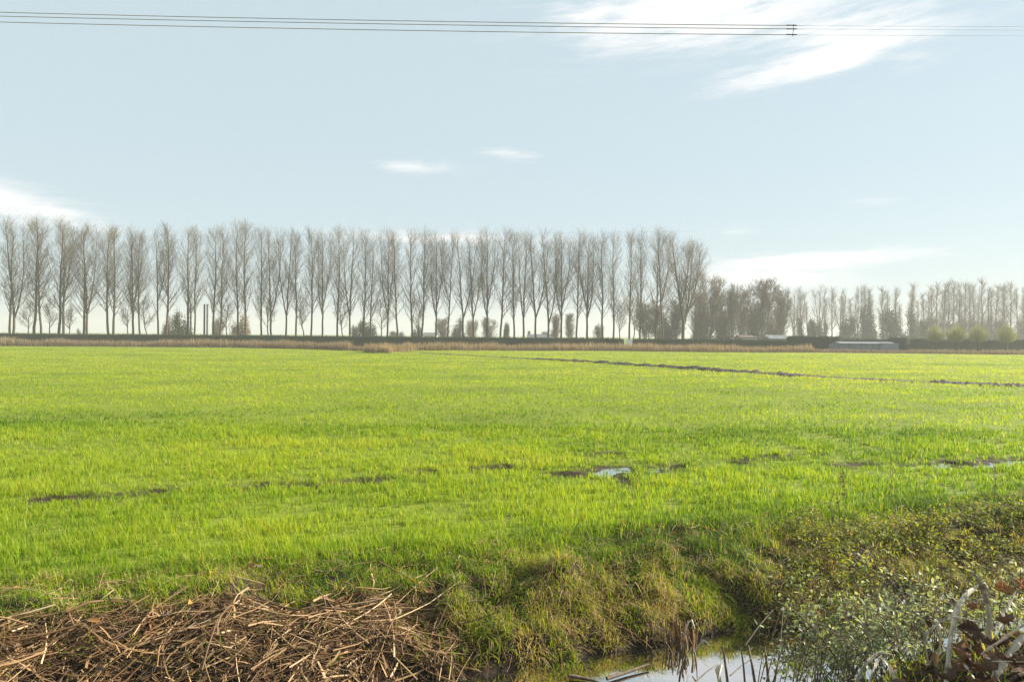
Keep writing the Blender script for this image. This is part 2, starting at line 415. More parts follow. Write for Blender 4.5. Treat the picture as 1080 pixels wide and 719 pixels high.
# ------------------------------------------------------------------ grass and litter of the ditch bank
def pile_z(u, v):
    un = .12 * (fbm(u * 1.7, v * 1.7, 61) - .5)
    top = .1 * np.clip((-u - 2.6) / 1.6, -1, 1) + np.interp(v + un, [4.2, 4.5, 4.75, 5.0, 5.25, 5.5, 5.75, 5.9], [-.62, -.46, -.30, -.14, -.03, -.04, -.13, -.3])
    end = np.clip((1.3 - u) / 1.0, 0, 1)
    g = height(*xy(u, v)); up = .05 * np.clip((v - 4.5) / .2, 0, 1) * np.clip((5.5 - v) / .15, 0, 1) * np.clip(end * 2 - .5, 0, 1)
    return np.where(end > 0, np.maximum(g * (up > 0) - 9 * (up <= 0) + up, top - (1 - end) * .45 + .2 * (fbm(u * 1.6, v * 2.6, 64) - .5)), -9)
def bank_pts(n, v0, v1, u0=-6.5, u1=11):
    u = rng.uniform(u0, u1, n); v = rng.uniform(v0, v1, n)
    x, y = xy(u, v); return x, y, u, v
x, y, u, v = bank_pts(150000, 4.66, 6.5)
z = height(x, y)
pn = fbm(x * 2.0, y * 2.0, 41); dry = fbm(x * 1.1, y * 1.1, 44)
keep = ((pile_z(u, v) < z - .02) | (rng.random(len(x)) < .06)) & (z > -.465) & (rng.random(len(x)) < np.clip(pn * 2.4 - .2, .35, 1) * np.clip((v - 4.62) / .35, .25, 1)) & (y > 2) & (np.abs(x) < y + 1.2)
x, y, z, v, pn, dry = [a[keep] for a in (x, y, z, v, pn, dry)]
N = len(x)
H = rng.uniform(.03, .15, N) * (.4 + pn) * np.where(fbm(x * 5, y * 5, 48) > .56, 1.35, .9)
tint = np.clip(rng.normal(.44, .17, N) + (dry - .5) * 1.2 + np.clip((5.35 - v) * .5, -.16, .10), 0, 1)
tint = np.where(rng.random(N) < .07 + (.06 + .24 * (fbm(x * 3, y * 3, 49) > .55)) * np.clip((5.75 - v) / .4, 0, 1), rng.uniform(.7, 1, N), tint)
mb = MB(); blades(mb, np.stack([x, y, z - .005], 1), H, rng.uniform(.004, .0078, N), rng.uniform(0, 2 * PI, N), rng.uniform(.15, 1.5, N), tint, 3, droop=.25)
tag(mb.obj('bank_grass', M['bankgrass']), 'short mixed green and withered grass on the ditch bank', kind='stuff')
x, y, u, v = bank_pts(23000, 4.7, 6.25)
k = (fbm(x * 1.7, y * 1.7, 47) > .50 + .25 * np.clip((v - 5.35) / .5, 0, 1)) & (np.abs(x) < y + 1.2) & (height(x, y) > -.46) & (pile_z(u, v) < height(x, y)); x, y = x[k], y[k]; N = len(x)
mb = MB(); blades(mb, np.stack([x, y, height(x, y) + .004], 1), rng.uniform(.06, .2, N), rng.uniform(.004, .008, N), np.where(rng.random(N) < .5, -PI / 2 + rng.normal(.3, .7, N), rng.uniform(0, 2 * PI, N)), rng.uniform(.8, 1.7, N), rng.beta(1.1, 2.2, N), 4, droop=.4)
tag(mb.obj('dead_grass', M['reed']), 'matted brown dead grass in patches on the ditch bank', kind='stuff')
# near bank too
x, y, u, v = bank_pts(16000, 1.2, 3.25, -2, 7)
z = height(x, y); N = len(x)
mb = MB(); blades(mb, np.stack([x, y, z - .005], 1), rng.uniform(.05, .2, N), rng.uniform(.003, .006, N), rng.uniform(0, 2 * PI, N), rng.uniform(.2, 1.2, N), np.clip(rng.normal(.5, .25, N), 0, 1), 3, droop=.2)
tag(mb.obj('verge_grass', M['bankgrass']), 'rough grass on the near side of the ditch', kind='stuff')

# straw and fallen leaves strewn over the bank
x, y, u, v = bank_pts(3600, 4.7, 6.35)
z = height(x, y); k = (z > -.47) & (np.abs(x) < y + 1.2); x, y, z = x[k], y[k], z[k]; N = len(x)
a = rng.uniform(0, 2 * PI, N); L = rng.uniform(.06, .3, N)
A = np.stack([np.stack([x + np.cos(a) * L * (t - .5), y + np.sin(a) * L * (t - .5), 0 * x], 1) for t in (0, .35, .7, 1)], 1)
A[:, :, 2] = height(A[:, :, 0], A[:, :, 1]) + .015 + rng.uniform(0, .05, (N, 4))
mb = MB(); tubes(mb, A, np.full((N, 4), .0016) * rng.uniform(.6, 1.6, (N, 1)), 3, rng.uniform(.3, 1, N))
tag(mb.obj('straw_litter', M['reed']), 'loose withered stalks strewn over the ditch bank', kind='stuff')
x, y, u, v = bank_pts(900, 5.2, 6.5)
k = (np.abs(x) < y + 1) & (fbm(x * 1.2, y * 1.2, 55) > .45); x, y = x[k], y[k]; N = len(x)
mb = MB(); leaves(mb, np.stack([x, y, height(x, y) + rng.uniform(.02, .07, N)], 1), unit(np.stack([rng.normal(size=N), rng.normal(size=N), rng.normal(0, .3, N)], 1)),
                  unit(np.stack([rng.normal(0, .5, N), rng.normal(0, .5, N), np.ones(N)], 1)), rng.uniform(.03, .075, N), rng.uniform(.02, .04, N), np.clip(rng.normal(.65, .25, N), 0, 1), .5)
tag(mb.obj('leaf_litter', M['deadleaf']), 'small orange brown leaves strewn over the bank grass', kind='stuff')

# tussocks: drooping clumps on the bank
def on_ground(px, py):
    for d in np.arange(3.4, 14, .01):
        p = pix(px, py, d)
        if uv(p[0], p[1])[1] > 4.6 and p[2] <= height(p[0], p[1]): return p
    return on_plane(px, py)
def tussock(px, py, z, n, h, spread, tmean, tsd, label, down=.0):
    p = on_ground(px, py)
    r = root('grass_tussock', p)
    tag(r, label, 'grass tussock', 'grass tussocks on the ditch bank')
    a = rng.uniform(0, 2 * PI, n); rr = spread * .35 * np.sqrt(rng.random(n))
    P = np.stack([np.cos(a) * rr, np.sin(a) * rr, np.zeros(n)], 1)
    P[:, 2] = height(P[:, 0] + p[0], P[:, 1] + p[1]) - p[2] - .01
    az = a + rng.normal(0, 1.1, n)
    az = np.where(rng.random(n) < .45, -PI / 2 + rng.normal(.1, .6, n), az)       # most hang towards the water
    mb = MB(); blades(mb, P, h * .54 * rng.uniform(.35, 1.2, n), rng.uniform(.004, .0075, n), az, rng.uniform(.2, 1.3, n), np.clip(rng.normal(tmean - .06, tsd + .1, n), 0, 1), 5, droop=.45 + down)
    mb.obj('blade', M['bankgrass'], r)
for a in [(742, 628, -.25, 520, .24, .42, .46, .13, 'bright green grass tussock hanging over the water beside the reed stubble'),
          (838, 585, -.05, 520, .2, .34, .12, .12, 'dark green grass clump at the field edge'),
          (575, 650, -.35, 380, .3, .4, .78, .14, 'straw coloured drooping tussock low on the middle of the bank'),
          (612, 632, -.3, 340, .28, .36, .6, .22, 'half green half withered tussock in the middle of the bank'),
          (668, 655, -.45, 300, .2, .3, .34, .2, 'short green tussock right at the water edge beside the brown stubble'),
          (640, 668, -.5, 260, .2, .3, .78, .15, 'withered tan tussock dipping into the dark water'),
          (520, 668, -.4, 340, .3, .4, .62, .25, 'olive tussock right of the cut reed heap'),
          (485, 640, -.25, 300, .24, .36, .66, .22, 'yellowish tussock behind the right end of the reed heap'),
          (545, 615, -.12, 300, .2, .4, .5, .2, 'low green tussock near the top of the bank'),
          (690, 600, -.15, 300, .22, .36, .7, .2, 'pale dry tussock high on the bank behind the green one'),
          (800, 615, -.2, 340, .24, .36, .62, .2, 'ragged tussock below the dark green clump'),
          (595, 690, -.55, 260, .2, .32, .5, .28, 'small tussock standing in the ditch edge at the bottom'),
          (455, 605, -.05, 260, .18, .36, .48, .16, 'low bright tussock above the reed heap'),
          (775, 655, -.45, 300, .26, .34, .55, .25, 'tussock at the water edge behind the brown stems'),
          (700, 640, -.4, 320, .3, .36, .9, .1, 'brown dead tussock left of the bright green one'),
          (560, 690, -.5, 300, .26, .34, .92, .1, 'brown dead tussock hanging at the bottom edge of the bank'),
          (640, 610, -.2, 300, .24, .36, .88, .12, 'dead tan tussock on the upper bank in the middle'),
          (760, 600, -.2, 300, .26, .36, .9, .1, 'brown tussock between the pale one and the dark clump')]:
    tussock(*a)

# ------------------------------------------------------------------ heap of cut reed
pr = root('reed_heap', (*xy(-1.5, 5.1), -.3))
tag(pr, 'long heap of cut brown reed stems lying along the ditch bank', 'reed heap')
pr['kind'] = 'stuff'
off = np.array(pr.location)
pu = np.arange(-6, 1.31, .07); pv = np.arange(4.2, 5.92, .06)
PU, PV = np.meshgrid(pu, pv); X, Y = xy(PU, PV); Z = np.maximum(pile_z(PU, PV) - .05, height(X, Y) - .16)
gi = np.arange(PU.size).reshape(PU.shape)
mb = MB(); mb.add(np.stack([X, Y, Z], -1).reshape(-1, 3) - off, np.stack([gi[:-1, :-1], gi[:-1, 1:], gi[1:, 1:], gi[1:, :-1]], -1))
M['mulch'] = solid_mat('reed_mulch', (.014, .009, .006), (.05, .03, .017), 25, .9, .8)
mb.obj('mulch', M['mulch'], pr)
def pile_stems(n, Lr, Rr, k, tr, lift, umax=1.2, angsd=.62):
    u = rng.uniform(-6, umax, n); v = 4.35 + 1.2 * rng.random(n) ** .9
    a = rng.normal(.05, angsd, n) + np.where(rng.random(n) < .5, PI, 0)
    a = np.where(rng.random(n) < .22 + .45 * np.clip((u + .6) / 1.2, 0, 1), rng.uniform(0, 2 * PI, n), a)
    L = rng.uniform(*Lr, n); t = np.linspace(-.5, .5, k)
    uu = u[:, None] + np.cos(a)[:, None] * L[:, None] * t; vv = v[:, None] + np.sin(a)[:, None] * L[:, None] * t
    bend = rng.normal(0, .05, n)[:, None] * (t * 2) ** 2
    uu = uu + np.sin(a)[:, None] * bend; vv = vv - np.cos(a)[:, None] * bend
    X, Y = xy(uu, vv)
    zz = np.maximum(pile_z(uu, vv), height(X, Y))
    zc = zz.mean(1, keepdims=True)
    fit = np.polyfit(t, zz.T, 1)
    line = np.clip(fit[0], -.3 * L, .3 * L)[:, None] * t + fit[1][:, None]
    zz = .75 * line + .25 * zz + rng.uniform(lift[0], lift[1], n)[:, None] + (rng.normal(0, .12, n)[:, None] * t * L[:, None])
    R = rng.uniform(*Rr, n)[:, None] * np.linspace(1, .55, k)
    return np.stack([X, Y, zz], -1) - off, R, np.clip(rng.beta(*tr, n), 0, 1)
mb = MB()
A, R, T = pile_stems(2300, (.1, .42), (.0018, .004), 5, (1.1, 2.3), (-.05, .05)); tubes(mb, A, R, 5, T)
A, R, T = pile_stems(420, (.35, 1.0), (.0032, .0072), 6, (2.0, 1.7), (0, .06)); tubes(mb, A, R, 6, T)
A, R, T = pile_stems(3200, (.06, .3), (.001, .0022), 4, (1.8, 1.8), (-.02, .06)); tubes(mb, A, R, 4, T)
mb.obj('stems', M['reed'], pr)
# flat withered blades hanging over it
mb = MB()
A, R, T = pile_stems(2100, (.12, .55), (.0028, .0085), 5, (1.5, 1.9), (-.02, .06), angsd=.8)
strips(mb, A, R, T)
A, R, T = pile_stems(420, (.06, .2), (.004, .010), 4, (1.6, 1.8), (0, .06), angsd=1.2)
strips(mb, A, R, T)
mb.obj('withered_blades', M['reed'], pr)
n = 170; u = rng.uniform(-6, 1, n); v = rng.uniform(4.6, 5.6, n); X, Y = xy(u, v)
mb = MB(); leaves(mb, np.stack([X, Y, pile_z(u, v) + rng.uniform(.02, .07, n)], 1) - off, rdir(n) * [1, 1, .5], unit(rng.normal(0, .6, (n, 3)) + [0, -.3, 1]), rng.uniform(.05, .11, n), rng.uniform(.025, .05, n), np.clip(rng.normal(.6, .25, n), 0, 1), .5)
mb.obj('leaf_litter', M['deadleaf'], pr)['kind'] = 'stuff'
n = 2600; u = rng.uniform(-6, 1.4, n) ; v = rng.uniform(4.4, 5.9, n); k = rng.random(n) < np.where((v > 5.45) | (v < 4.75), .8, .2) + .45 * (u > -.7); u, v = u[k], v[k]; n = len(u); X, Y = xy(u, v)
mb = MB(); blades(mb, np.stack([X, Y, np.maximum(pile_z(u, v) - .05, height(X, Y))], 1), rng.uniform(.06, .22, n), rng.uniform(.003, .006, n), rng.uniform(0, 2 * PI, n), rng.uniform(.2, 1, n), rng.uniform(.1, .6, n), 3)
tag(mb.obj('grass', M['bankgrass']), 'thin green grass growing up through the cut reed', kind='stuff')

def poly_tube(name, pts, r0, r1, mat, label, cat, group=None, sides=6, tint=.6):
    """a single curved stem as one thing, standing at its first point"""
    pts = np.array(pts, float); t = np.linspace(0, 1, len(pts)); tt = np.linspace(0, 1, 18)
    c = np.stack([np.interp(tt, t, pts[:, i]) for i in range(3)], 1)
    for _ in range(3): c[1:-1] = (c[:-2] + 2 * c[1:-1] + c[2:]) / 4
    o = c[0].copy(); mb = MB(); tubes(mb, (c - o)[None], np.linspace(r0, r1, 18)[None], sides, tint)
    ob = mb.obj(name, mat); ob.location = o
    return tag(ob, label, cat, group)
poly_tube('reed_stalk', [pix(345, 650, 5.1), pix(342, 628, 5.12), pix(325, 615, 5.15), pix(304, 612.5, 5.2)], .006, .0025, M['stem'], 'dark curved stem arching up from the right part of the reed heap', 'stem', 'single stalks on the reed heap')
poly_tube('reed_stalk', [pix(104, 620, 5.0), pix(108, 607, 5.05), pix(114, 595, 5.1)], .004, .002, M['reed'], 'thin pale stem poking up behind the left of the reed heap', 'stem', 'single stalks on the reed heap')
poly_tube('reed_stalk', [pix(70, 645, 4.75), pix(95, 634, 4.85), pix(112, 633, 4.95)], .008, .006, M['reed'], 'thick pale stem on the crest of the reed heap, curving', 'stem', 'single stalks on the reed heap', tint=.4)
poly_tube('reed_stalk', [pix(127, 648, 4.8), pix(140, 637, 4.85), pix(158, 627, 4.95)], .006, .004, M['reed'], 'straight pale stem slanting up right over the heap crest', 'stem', 'single stalks on the reed heap', tint=.5)
poly_tube('reed_stalk', [pix(213, 706, 4.4), pix(220, 680, 4.5), pix(228, 657, 4.65)], .006, .005, M['reed'], 'pale stem standing steeply against the front of the heap', 'stem', 'single stalks on the reed heap', tint=.3)
poly_tube('reed_stalk', [pix(205, 655, 4.7), pix(240, 686, 4.55), pix(247, 693, 4.5)], .005, .003, M['reed'], 'thin straw stem slanting down right across the heap front', 'stem', 'single stalks on the reed heap', tint=.4)
poly_tube('reed_stalk', [pix(0, 694, 4.5), pix(30, 682, 4.55), pix(60, 676, 4.6)], .007, .005, M['reed'], 'thick tan stem lying low at the left edge of the heap', 'stem', 'single stalks on the reed heap', tint=.2)
poly_tube('reed_stalk', [pix(340, 640, 5.1), pix(372, 643, 5.1), pix(440, 640, 5.3)], .006, .003, M['reed'], 'long brown stem lying level over the right end of the heap', 'stem', 'single stalks on the reed heap', tint=.5)
poly_tube('reed_stalk', [pix(402, 655, 5.1), pix(414, 690, 4.9), pix(440, 716, 4.8)], .006, .004, M['reed'], 'tan stem hanging down the right end of the heap', 'stem', 'single stalks on the reed heap', tint=.85)
poly_tube('reed_stalk', [pix(410, 662, 5.05), pix(450, 690, 5.0), pix(478, 703, 5.0)], .006, .004, M['reed'], 'brown stem sliding off the heap towards the water', 'stem', 'single stalks on the reed heap', tint=.6)

# stubble and sticks at the water
sp = on_plane(718, 672, -.4)
r = root('reed_stubble', sp); tag(r, 'clump of short rusty brown reed stubble at the water edge', 'reed stubble')
n = 34; a = rng.uniform(0, 2 * PI, n); q = .1 * np.sqrt(rng.random(n))
P0 = np.stack([np.cos(a) * q * 1.4, np.sin(a) * q, np.full(n, -.1)], 1); h = rng.uniform(.15, .24, n)
P1 = P0 + np.stack([rng.normal(0, .03, n), rng.normal(0, .03, n), h], 1)
mb = MB(); tubes(mb, np.stack([P0, (P0 + P1) / 2 + rng.normal(0, .005, (n, 3)), P1], 1), np.full((n, 3), .0055) * rng.uniform(.6, 1.3, (n, 1)), 6, rng.beta(2, 2.4, n)); mb.obj('stubble', M['reed'], r)

def ribbon(name, pts, w, mat, label, cat, group, tint=.5, tw=(0, 0), keel=.12):
    """a strap-shaped dead leaf blade with a keel and real thickness"""
    pts = np.array(pts, float); n = 26; t = np.linspace(0, 1, len(pts)); tt = np.linspace(0, 1, n)
    c = np.stack([np.interp(tt, t, pts[:, i]) for i in range(3)], 1)
    for _ in range(1): c[1:-1] = (c[:-2] + 2 * c[1:-1] + c[2:]) / 4
    o = c[0].copy(); c = c - o; T = unit(np.gradient(c, axis=0))
    S0 = unit(np.cross(T, np.broadcast_to([0, 1., 0.15], T.shape))); U0 = np.cross(S0, T)
    an = np.linspace(tw[0], tw[1], n)[:, None]
    S = S0 * np.cos(an) + U0 * np.sin(an); U = np.cross(S, T)
    wd = w * np.interp(tt, [0, .15, .7, 1], [.7, 1, .9, .25])[:, None] * (1 + .16 * np.sin(tt * 17 + w * 900) + .1 * rng.normal(size=n))[:, None]
    th = .0008; w = w * 1.0
    ring = [c - S * wd * .5 + U * wd * keel * .4, c - U * wd * keel * .35, c + S * wd * .5 + U * wd * keel * .4,
            c + S * wd * .48 + U * (wd * keel * .4 + th), c - U * (wd * keel * .35 - th), c - S * wd * .48 + U * (wd * keel * .4 + th)]
    V = np.stack(ring, 1) + rng.normal(0, .0005, (n, 6, 3)); streak = rng.normal(0, .3, 6)[None] + rng.normal(0, .14, (n, 6)) - .5 * (rng.random((n, 1)) < .1); gi = np.arange(n * 6).reshape(n, 6); nx = np.roll(gi, -1, 1)
    mb = MB(); mb.add(V, np.stack([gi[:-1], nx[:-1], nx[1:], gi[1:]], -1), None, np.clip(tint + streak.ravel(), 0, 1))
    ob = mb.obj(name, mat, smooth=False); ob.location = o
    return tag(ob, label, cat, group)
G = 'pale dead reed blades at the right'
RB = [([(998, 722, 2.55), (1003, 670, 2.6), (1010, 640, 2.62), (1022, 624, 2.65), (1034, 616, 2.7)], .021, 'broad pale reed blade arching up to a bent tip, tallest at the right', .75, (.2, .5)),
      ([(1040, 690, 2.7), (1044, 655, 2.7), (1040, 628, 2.7), (1032, 610, 2.68), (1024, 602, 2.66)], .019, 'grey reed blade leaning up left behind the tall arching one', .4, (.6, .2)),
      ([(979, 700, 2.6), (974, 672, 2.58), (990, 656, 2.6), (1004, 649, 2.6), (1032, 655, 2.6)], .010, 'thin kinked reed blade with a sharp elbow at the left', .55, (0, .5)),
      ([(1035, 690, 2.5), (1060, 672, 2.45), (1085, 655, 2.4)], .012, 'straight pale reed blade slanting up to the right frame edge', .65, (.3, .3)),
      ([(1048, 716, 2.4), (1064, 690, 2.42), (1086, 662, 2.45)], .03, 'widest grey reed blade leaning right at the frame edge', .35, (.1, .2)),
      ([(1052, 665, 2.75), (1060, 645, 2.8), (1072, 622, 2.85)], .018, 'dull grey reed blade standing under the orange leaves', .2, (.3, .1)),
      ([(1040, 692, 2.45), (1048, 700, 2.4), (1047, 712, 2.38)], .010, 'short curled pale reed blade among the brown leaves', .7, (.2, .9)),
      ([(1010, 693, 2.5), (1022, 706, 2.42), (1032, 722, 2.4)], .010, 'small pale strip of reed lying over the brown leaves', .8, (.2, .9)),
      ([(1046, 697, 2.35), (1066, 697, 2.35), (1090, 698, 2.3)], .004, 'hair thin straight straw lying level at the frame edge', .8, (0, 0)),
      ([(986, 652, 2.65), (994, 662, 2.6), (999, 672, 2.6)], .011, 'short grey scrap of reed left of the tall arching blade', .3, (.2, .6)),
      ([(991, 690, 2.65), (992, 670, 2.65), (990, 655, 2.66)], .009, 'thin upright grey reed behind the kinked one', .25, (.2, .2)),
      ([(900, 725, 2.7), (912, 700, 2.72), (926, 688, 2.75), (942, 690, 2.75)], .014, 'grey reed blade bowing over below the bramble, left one', .35, (.2, .6)),
      ([(948, 725, 2.7), (938, 702, 2.72), (928, 690, 2.75)], .015, 'twisted pale reed blade below the bramble, right one', .55, (.2, 1.2)),
      ([(915, 724, 2.68), (921, 706, 2.7), (928, 692, 2.74), (936, 700, 2.7), (940, 714, 2.7)], .008, 'narrow folded reed blade hanging between two others under the bramble', .5, (.2, 1.2))]
for p, w, lab, t, tw in RB: ribbon('dead_reed', [pix(*q) for q in p], w, M['palereed'], lab, 'reed blade', G, t, tw)
G = 'dry reed leaves standing in the ditch'
for p, w, lab, t in [([(719, 694, 5.2), (716, 672, 5.2), (718, 666, 5.22), (724, 672, 5.2), (726, 690, 5.16)], .014, 'tan reed leaf folded over beside the stubble', .6),
                     ([(722, 668, 5.2), (726, 656, 5.2), (730, 653, 5.2), (733, 662, 5.18)], .010, 'thin hooked straw leaf curling above the water', .9),
                     ([(730, 690, 5.15), (742, 674, 5.15), (749, 680, 5.12)], .012, 'bent straw leaf forming a small peak over the water', .75),
                     ([(760, 722, 3.6), (756, 706, 3.6), (762, 700, 3.6), (758, 716, 3.55)], .022, 'curled pale dead leaf at the bottom among the brown stems', .7)]:
    ribbon('withered_reed', [pix(*q) for q in p], w, M['reed'] if t < .7 else M['palereed'], lab, 'reed leaf', G, t, (.2, .8))
G = 'dead stems rising from the ditch'
for p, r0, lab in [([(768, 725, 3.7), (765, 700, 3.75), (762, 681, 3.8)], .008, 'thick dark dead stem standing in the water, leftmost of the stems'),
                   ([(786, 725, 3.7), (784, 700, 3.75), (781, 682, 3.8)], .006, 'thinner brown stem second from the left in the water'),
                   ([(797, 725, 3.7), (793, 700, 3.75), (789, 680, 3.8)], .008, 'stout brown stem third from the left in the water'),
                   ([(811, 725, 3.7), (809, 700, 3.75), (806, 681, 3.8)], .009, 'stout stem at the left foot of the bramble'),
                   ([(816, 725, 3.7), (822, 690, 3.75), (826, 640, 3.9)], .005, 'tall slender stem rising into the bramble leaves'),
                   ([(786, 680, 4.6), (800, 660, 4.7), (815, 643, 4.8)], .006, 'brown stem slanting up right above the water'),
                   ([(730, 722, 4.0), (745, 708, 4.1), (757, 700, 4.2)], .005, 'thin curved twig reaching over the bright water'),
                   ([(640, 715, 4.9), (662, 708, 5.0), (684, 700, 5.1)], .014, 'dark stick lying half sunk along the water edge'),
                   ([(600, 712, 4.93), (622, 716, 4.9), (634, 720, 4.85)], .014, 'grey stick afloat at the bottom of the bank'),
                   ([(702, 676, 5.35), (708, 686, 5.25), (713, 702, 5.1)], .005, 'short brown twig leaning into the water by the stubble'),
                   ([(770, 712, 3.8), (784, 700, 3.9), (800, 690, 4.0)], .004, 'fine twig crossing behind the dead stems')]:
    poly_tube('dead_stalk', [pix(*q) for q in p], r0, r0 * .6, M['stem'], lab, 'dead stem', G)

# weeds standing at the field edge
mb = MB(); leaves(mb, np.zeros((3, 3)), np.array([[1, 0, .2], [.3, .2, 1], [.2, 1, .3]]), np.array([[0, 1, 0.], [1, 0, 0], [0, 0, 1]]), .022, .012, np.array([.1, .3, .4]))
SEED = mb.mesh('seed_head', M['deadleaf'])
def weed(px, y0, y1, d, label, heads):
    b = pix(px, y0, d); b[2] = height(b[0], b[1]); t = pix(px - 4, y1, d)
    r = root('dry_weed', b); tag(r, label, 'dry weed', 'dry weeds standing at the field edge')
    c = np.linspace(0, 1, 9)[:, None] * (t - b) + rng.normal(0, .006, (9, 3)); c[0] = 0
    mb = MB(); tubes(mb, c[None], np.linspace(.0035, .0015, 9)[None], 5)
    n = 14; f = rng.uniform(.35, .98, n); s = c[0] + (t - b) * f[:, None]
    e = s + np.stack([rng.normal(0, .035, n), rng.normal(0, .03, n), rng.uniform(.01, .06, n)], 1)
    tubes(mb, np.stack([s, (s + e) / 2, e], 1), np.full((n, 3), .0012), 4); mb.obj('stalk', M['stem'], r)
    k = heads; f = rng.uniform(.45, 1, k); P = (t - b) * f[:, None] + rng.normal(0, .012, (k, 3))
    global SEED
    for q in P:
        o = link('seed_head', SEED, r); o.location = q; o.rotation_euler = rng.uniform(0, 6, 3)
weed(893, 565, 497, 7.6, 'dry brown weed with knobbly seed heads before the bright field', 26)
weed(943, 580, 480, 7.4, 'tall bare weed stalk right of the knobbly seeded one', 6)
weed(886, 562, 520, 7.7, 'short faint weed stalk left of the knobbly seeded one', 6)
weed(1052, 560, 488, 7.8, 'thin weed stalk near the right edge by the puddle glint', 8)

# dead oak-like leaves
def dead_leaf(px, py, d, size, label, tint, az, pitch, curl, roll=0):
    curl *= 1.5
    n = 25; t = np.linspace(0, 1, n)
    w = np.sin(PI * np.clip(t * .93 + .04, 0, 1)) ** .7 * .27 * (1 + .42 * np.sin(t * 27 + az)) + .01
    V = []
    for s in np.linspace(-1, 1, 9):
        V.append(np.stack([t - .5 + .09 * abs(s), s * w, curl * (abs(s) ** 1.6) * .2 * (1 + .5 * np.sin(5 * t + az)) + .25 * curl * (t - .5) ** 2 * 2 + .022 * np.sin(27 * t + 5 * abs(s) + az) * abs(s) + .04 * (vnoise(t * 5 + az, np.full(n, s * 2.5 + 9), 88) - .5)], 1))
    V = np.stack(V, 1) * size * .85; gi = np.arange(n * 9).reshape(n, 9)
    mb = MB(); mb.add(V, np.stack([gi[:-1, :-1], gi[:-1, 1:], gi[1:, 1:], gi[1:, :-1]], -1), None, np.clip(tint + (np.array([0, .06, .03, .0, .18, .0, .03, .06, 0])[None] + rng.normal(0, .07, (n, 9))).ravel(), 0, 1))
    o = mb.obj('fallen_leaf', M['deadleaf']); o.location = pix(px, py, d); o.rotation_euler = (roll, pitch, az)
    sm = o.modifiers.new('thickness', 'SOLIDIFY'); sm.thickness = .0008
    return tag(o, label, 'dead leaf', 'dead leaves at the right')
for a in [(1018, 664, 2.62, .135, 'large dark brown dead leaf hanging behind the tall pale blade', .22, .2, .25, .6, 1.1),
          (1010, 690, 2.5, .10, 'reddish brown leaf curled up beside the tall pale blade', .5, 1.2, -.4, .9, .5),
          (1018, 704, 2.45, .11, 'light brown leaf lying flat at the bottom edge near the tall blade', .62, .4, -.2, .5, .5),
          (1036, 706, 2.4, .12, 'dull brown crinkled leaf between two pale strips', .38, 2.0, .2, .8, .6),
          (1052, 680, 2.5, .10, 'dark leaf tucked under the straight slanting blade', .15, 2.6, .3, .7, .9),
          (976, 655, 2.7, .085, 'dark brown leaf left of the kinked reed', .2, .9, .4, .6, 1.2),
          (980, 708, 2.55, .10, 'dark purple brown leaf at the bottom left of the pile', .16, .4, .3, .8, .9),
          (1058, 623, 2.9, .12, 'bright orange leaf spread above the grey blades', .85, .1, .1, .5, .5),
          (1075, 618, 2.9, .10, 'orange red leaf at the right frame edge', .78, .8, -.2, .6, .7),
          (1024, 640, 2.75, .07, 'small rusty leaf behind the arching tip', .6, 1.6, .4, .7, 1.0),
          (1070, 700, 2.35, .12, 'brown leaf in the bottom right corner', .35, 2.4, .1, .8, .6),
          (1040, 722, 2.35, .11, 'tan leaf cut by the bottom frame edge', .55, 3.0, .2, .6, .5),
          (1060, 655, 2.6, .09, 'chestnut leaf between the dull grey blade and the slanting one', .42, 1.9, .5, .7, .9),
          (998, 716, 2.45, .09, 'shrivelled dark leaf at the foot of the tall blade', .25, 2.2, .3, 1.1, .8),
          (1028, 686, 2.55, .08, 'small curled rust leaf under the large dark one', .55, .2, .5, 1.0, .9)]:
    dead_leaf(*a)
n = 500; x = rng.normal(2.15, .6, n); y = rng.normal(2.6, .4, n)
mb = MB(); leaves(mb, np.stack([x, y, height(x, y) + rng.uniform(.0, .06, n)], 1), rdir(n) * [1, 1, .4], unit(rng.normal(size=(n, 3)) * .5 + [0, 0, 1]), rng.uniform(.05, .11, n), rng.uniform(.03, .06, n), np.clip(rng.normal(.2, .15, n), 0, 1), .5)
tag(mb.obj('leaf_litter', M['deadleaf']), 'dark mouldering leaves covering the near bank', kind='stuff')

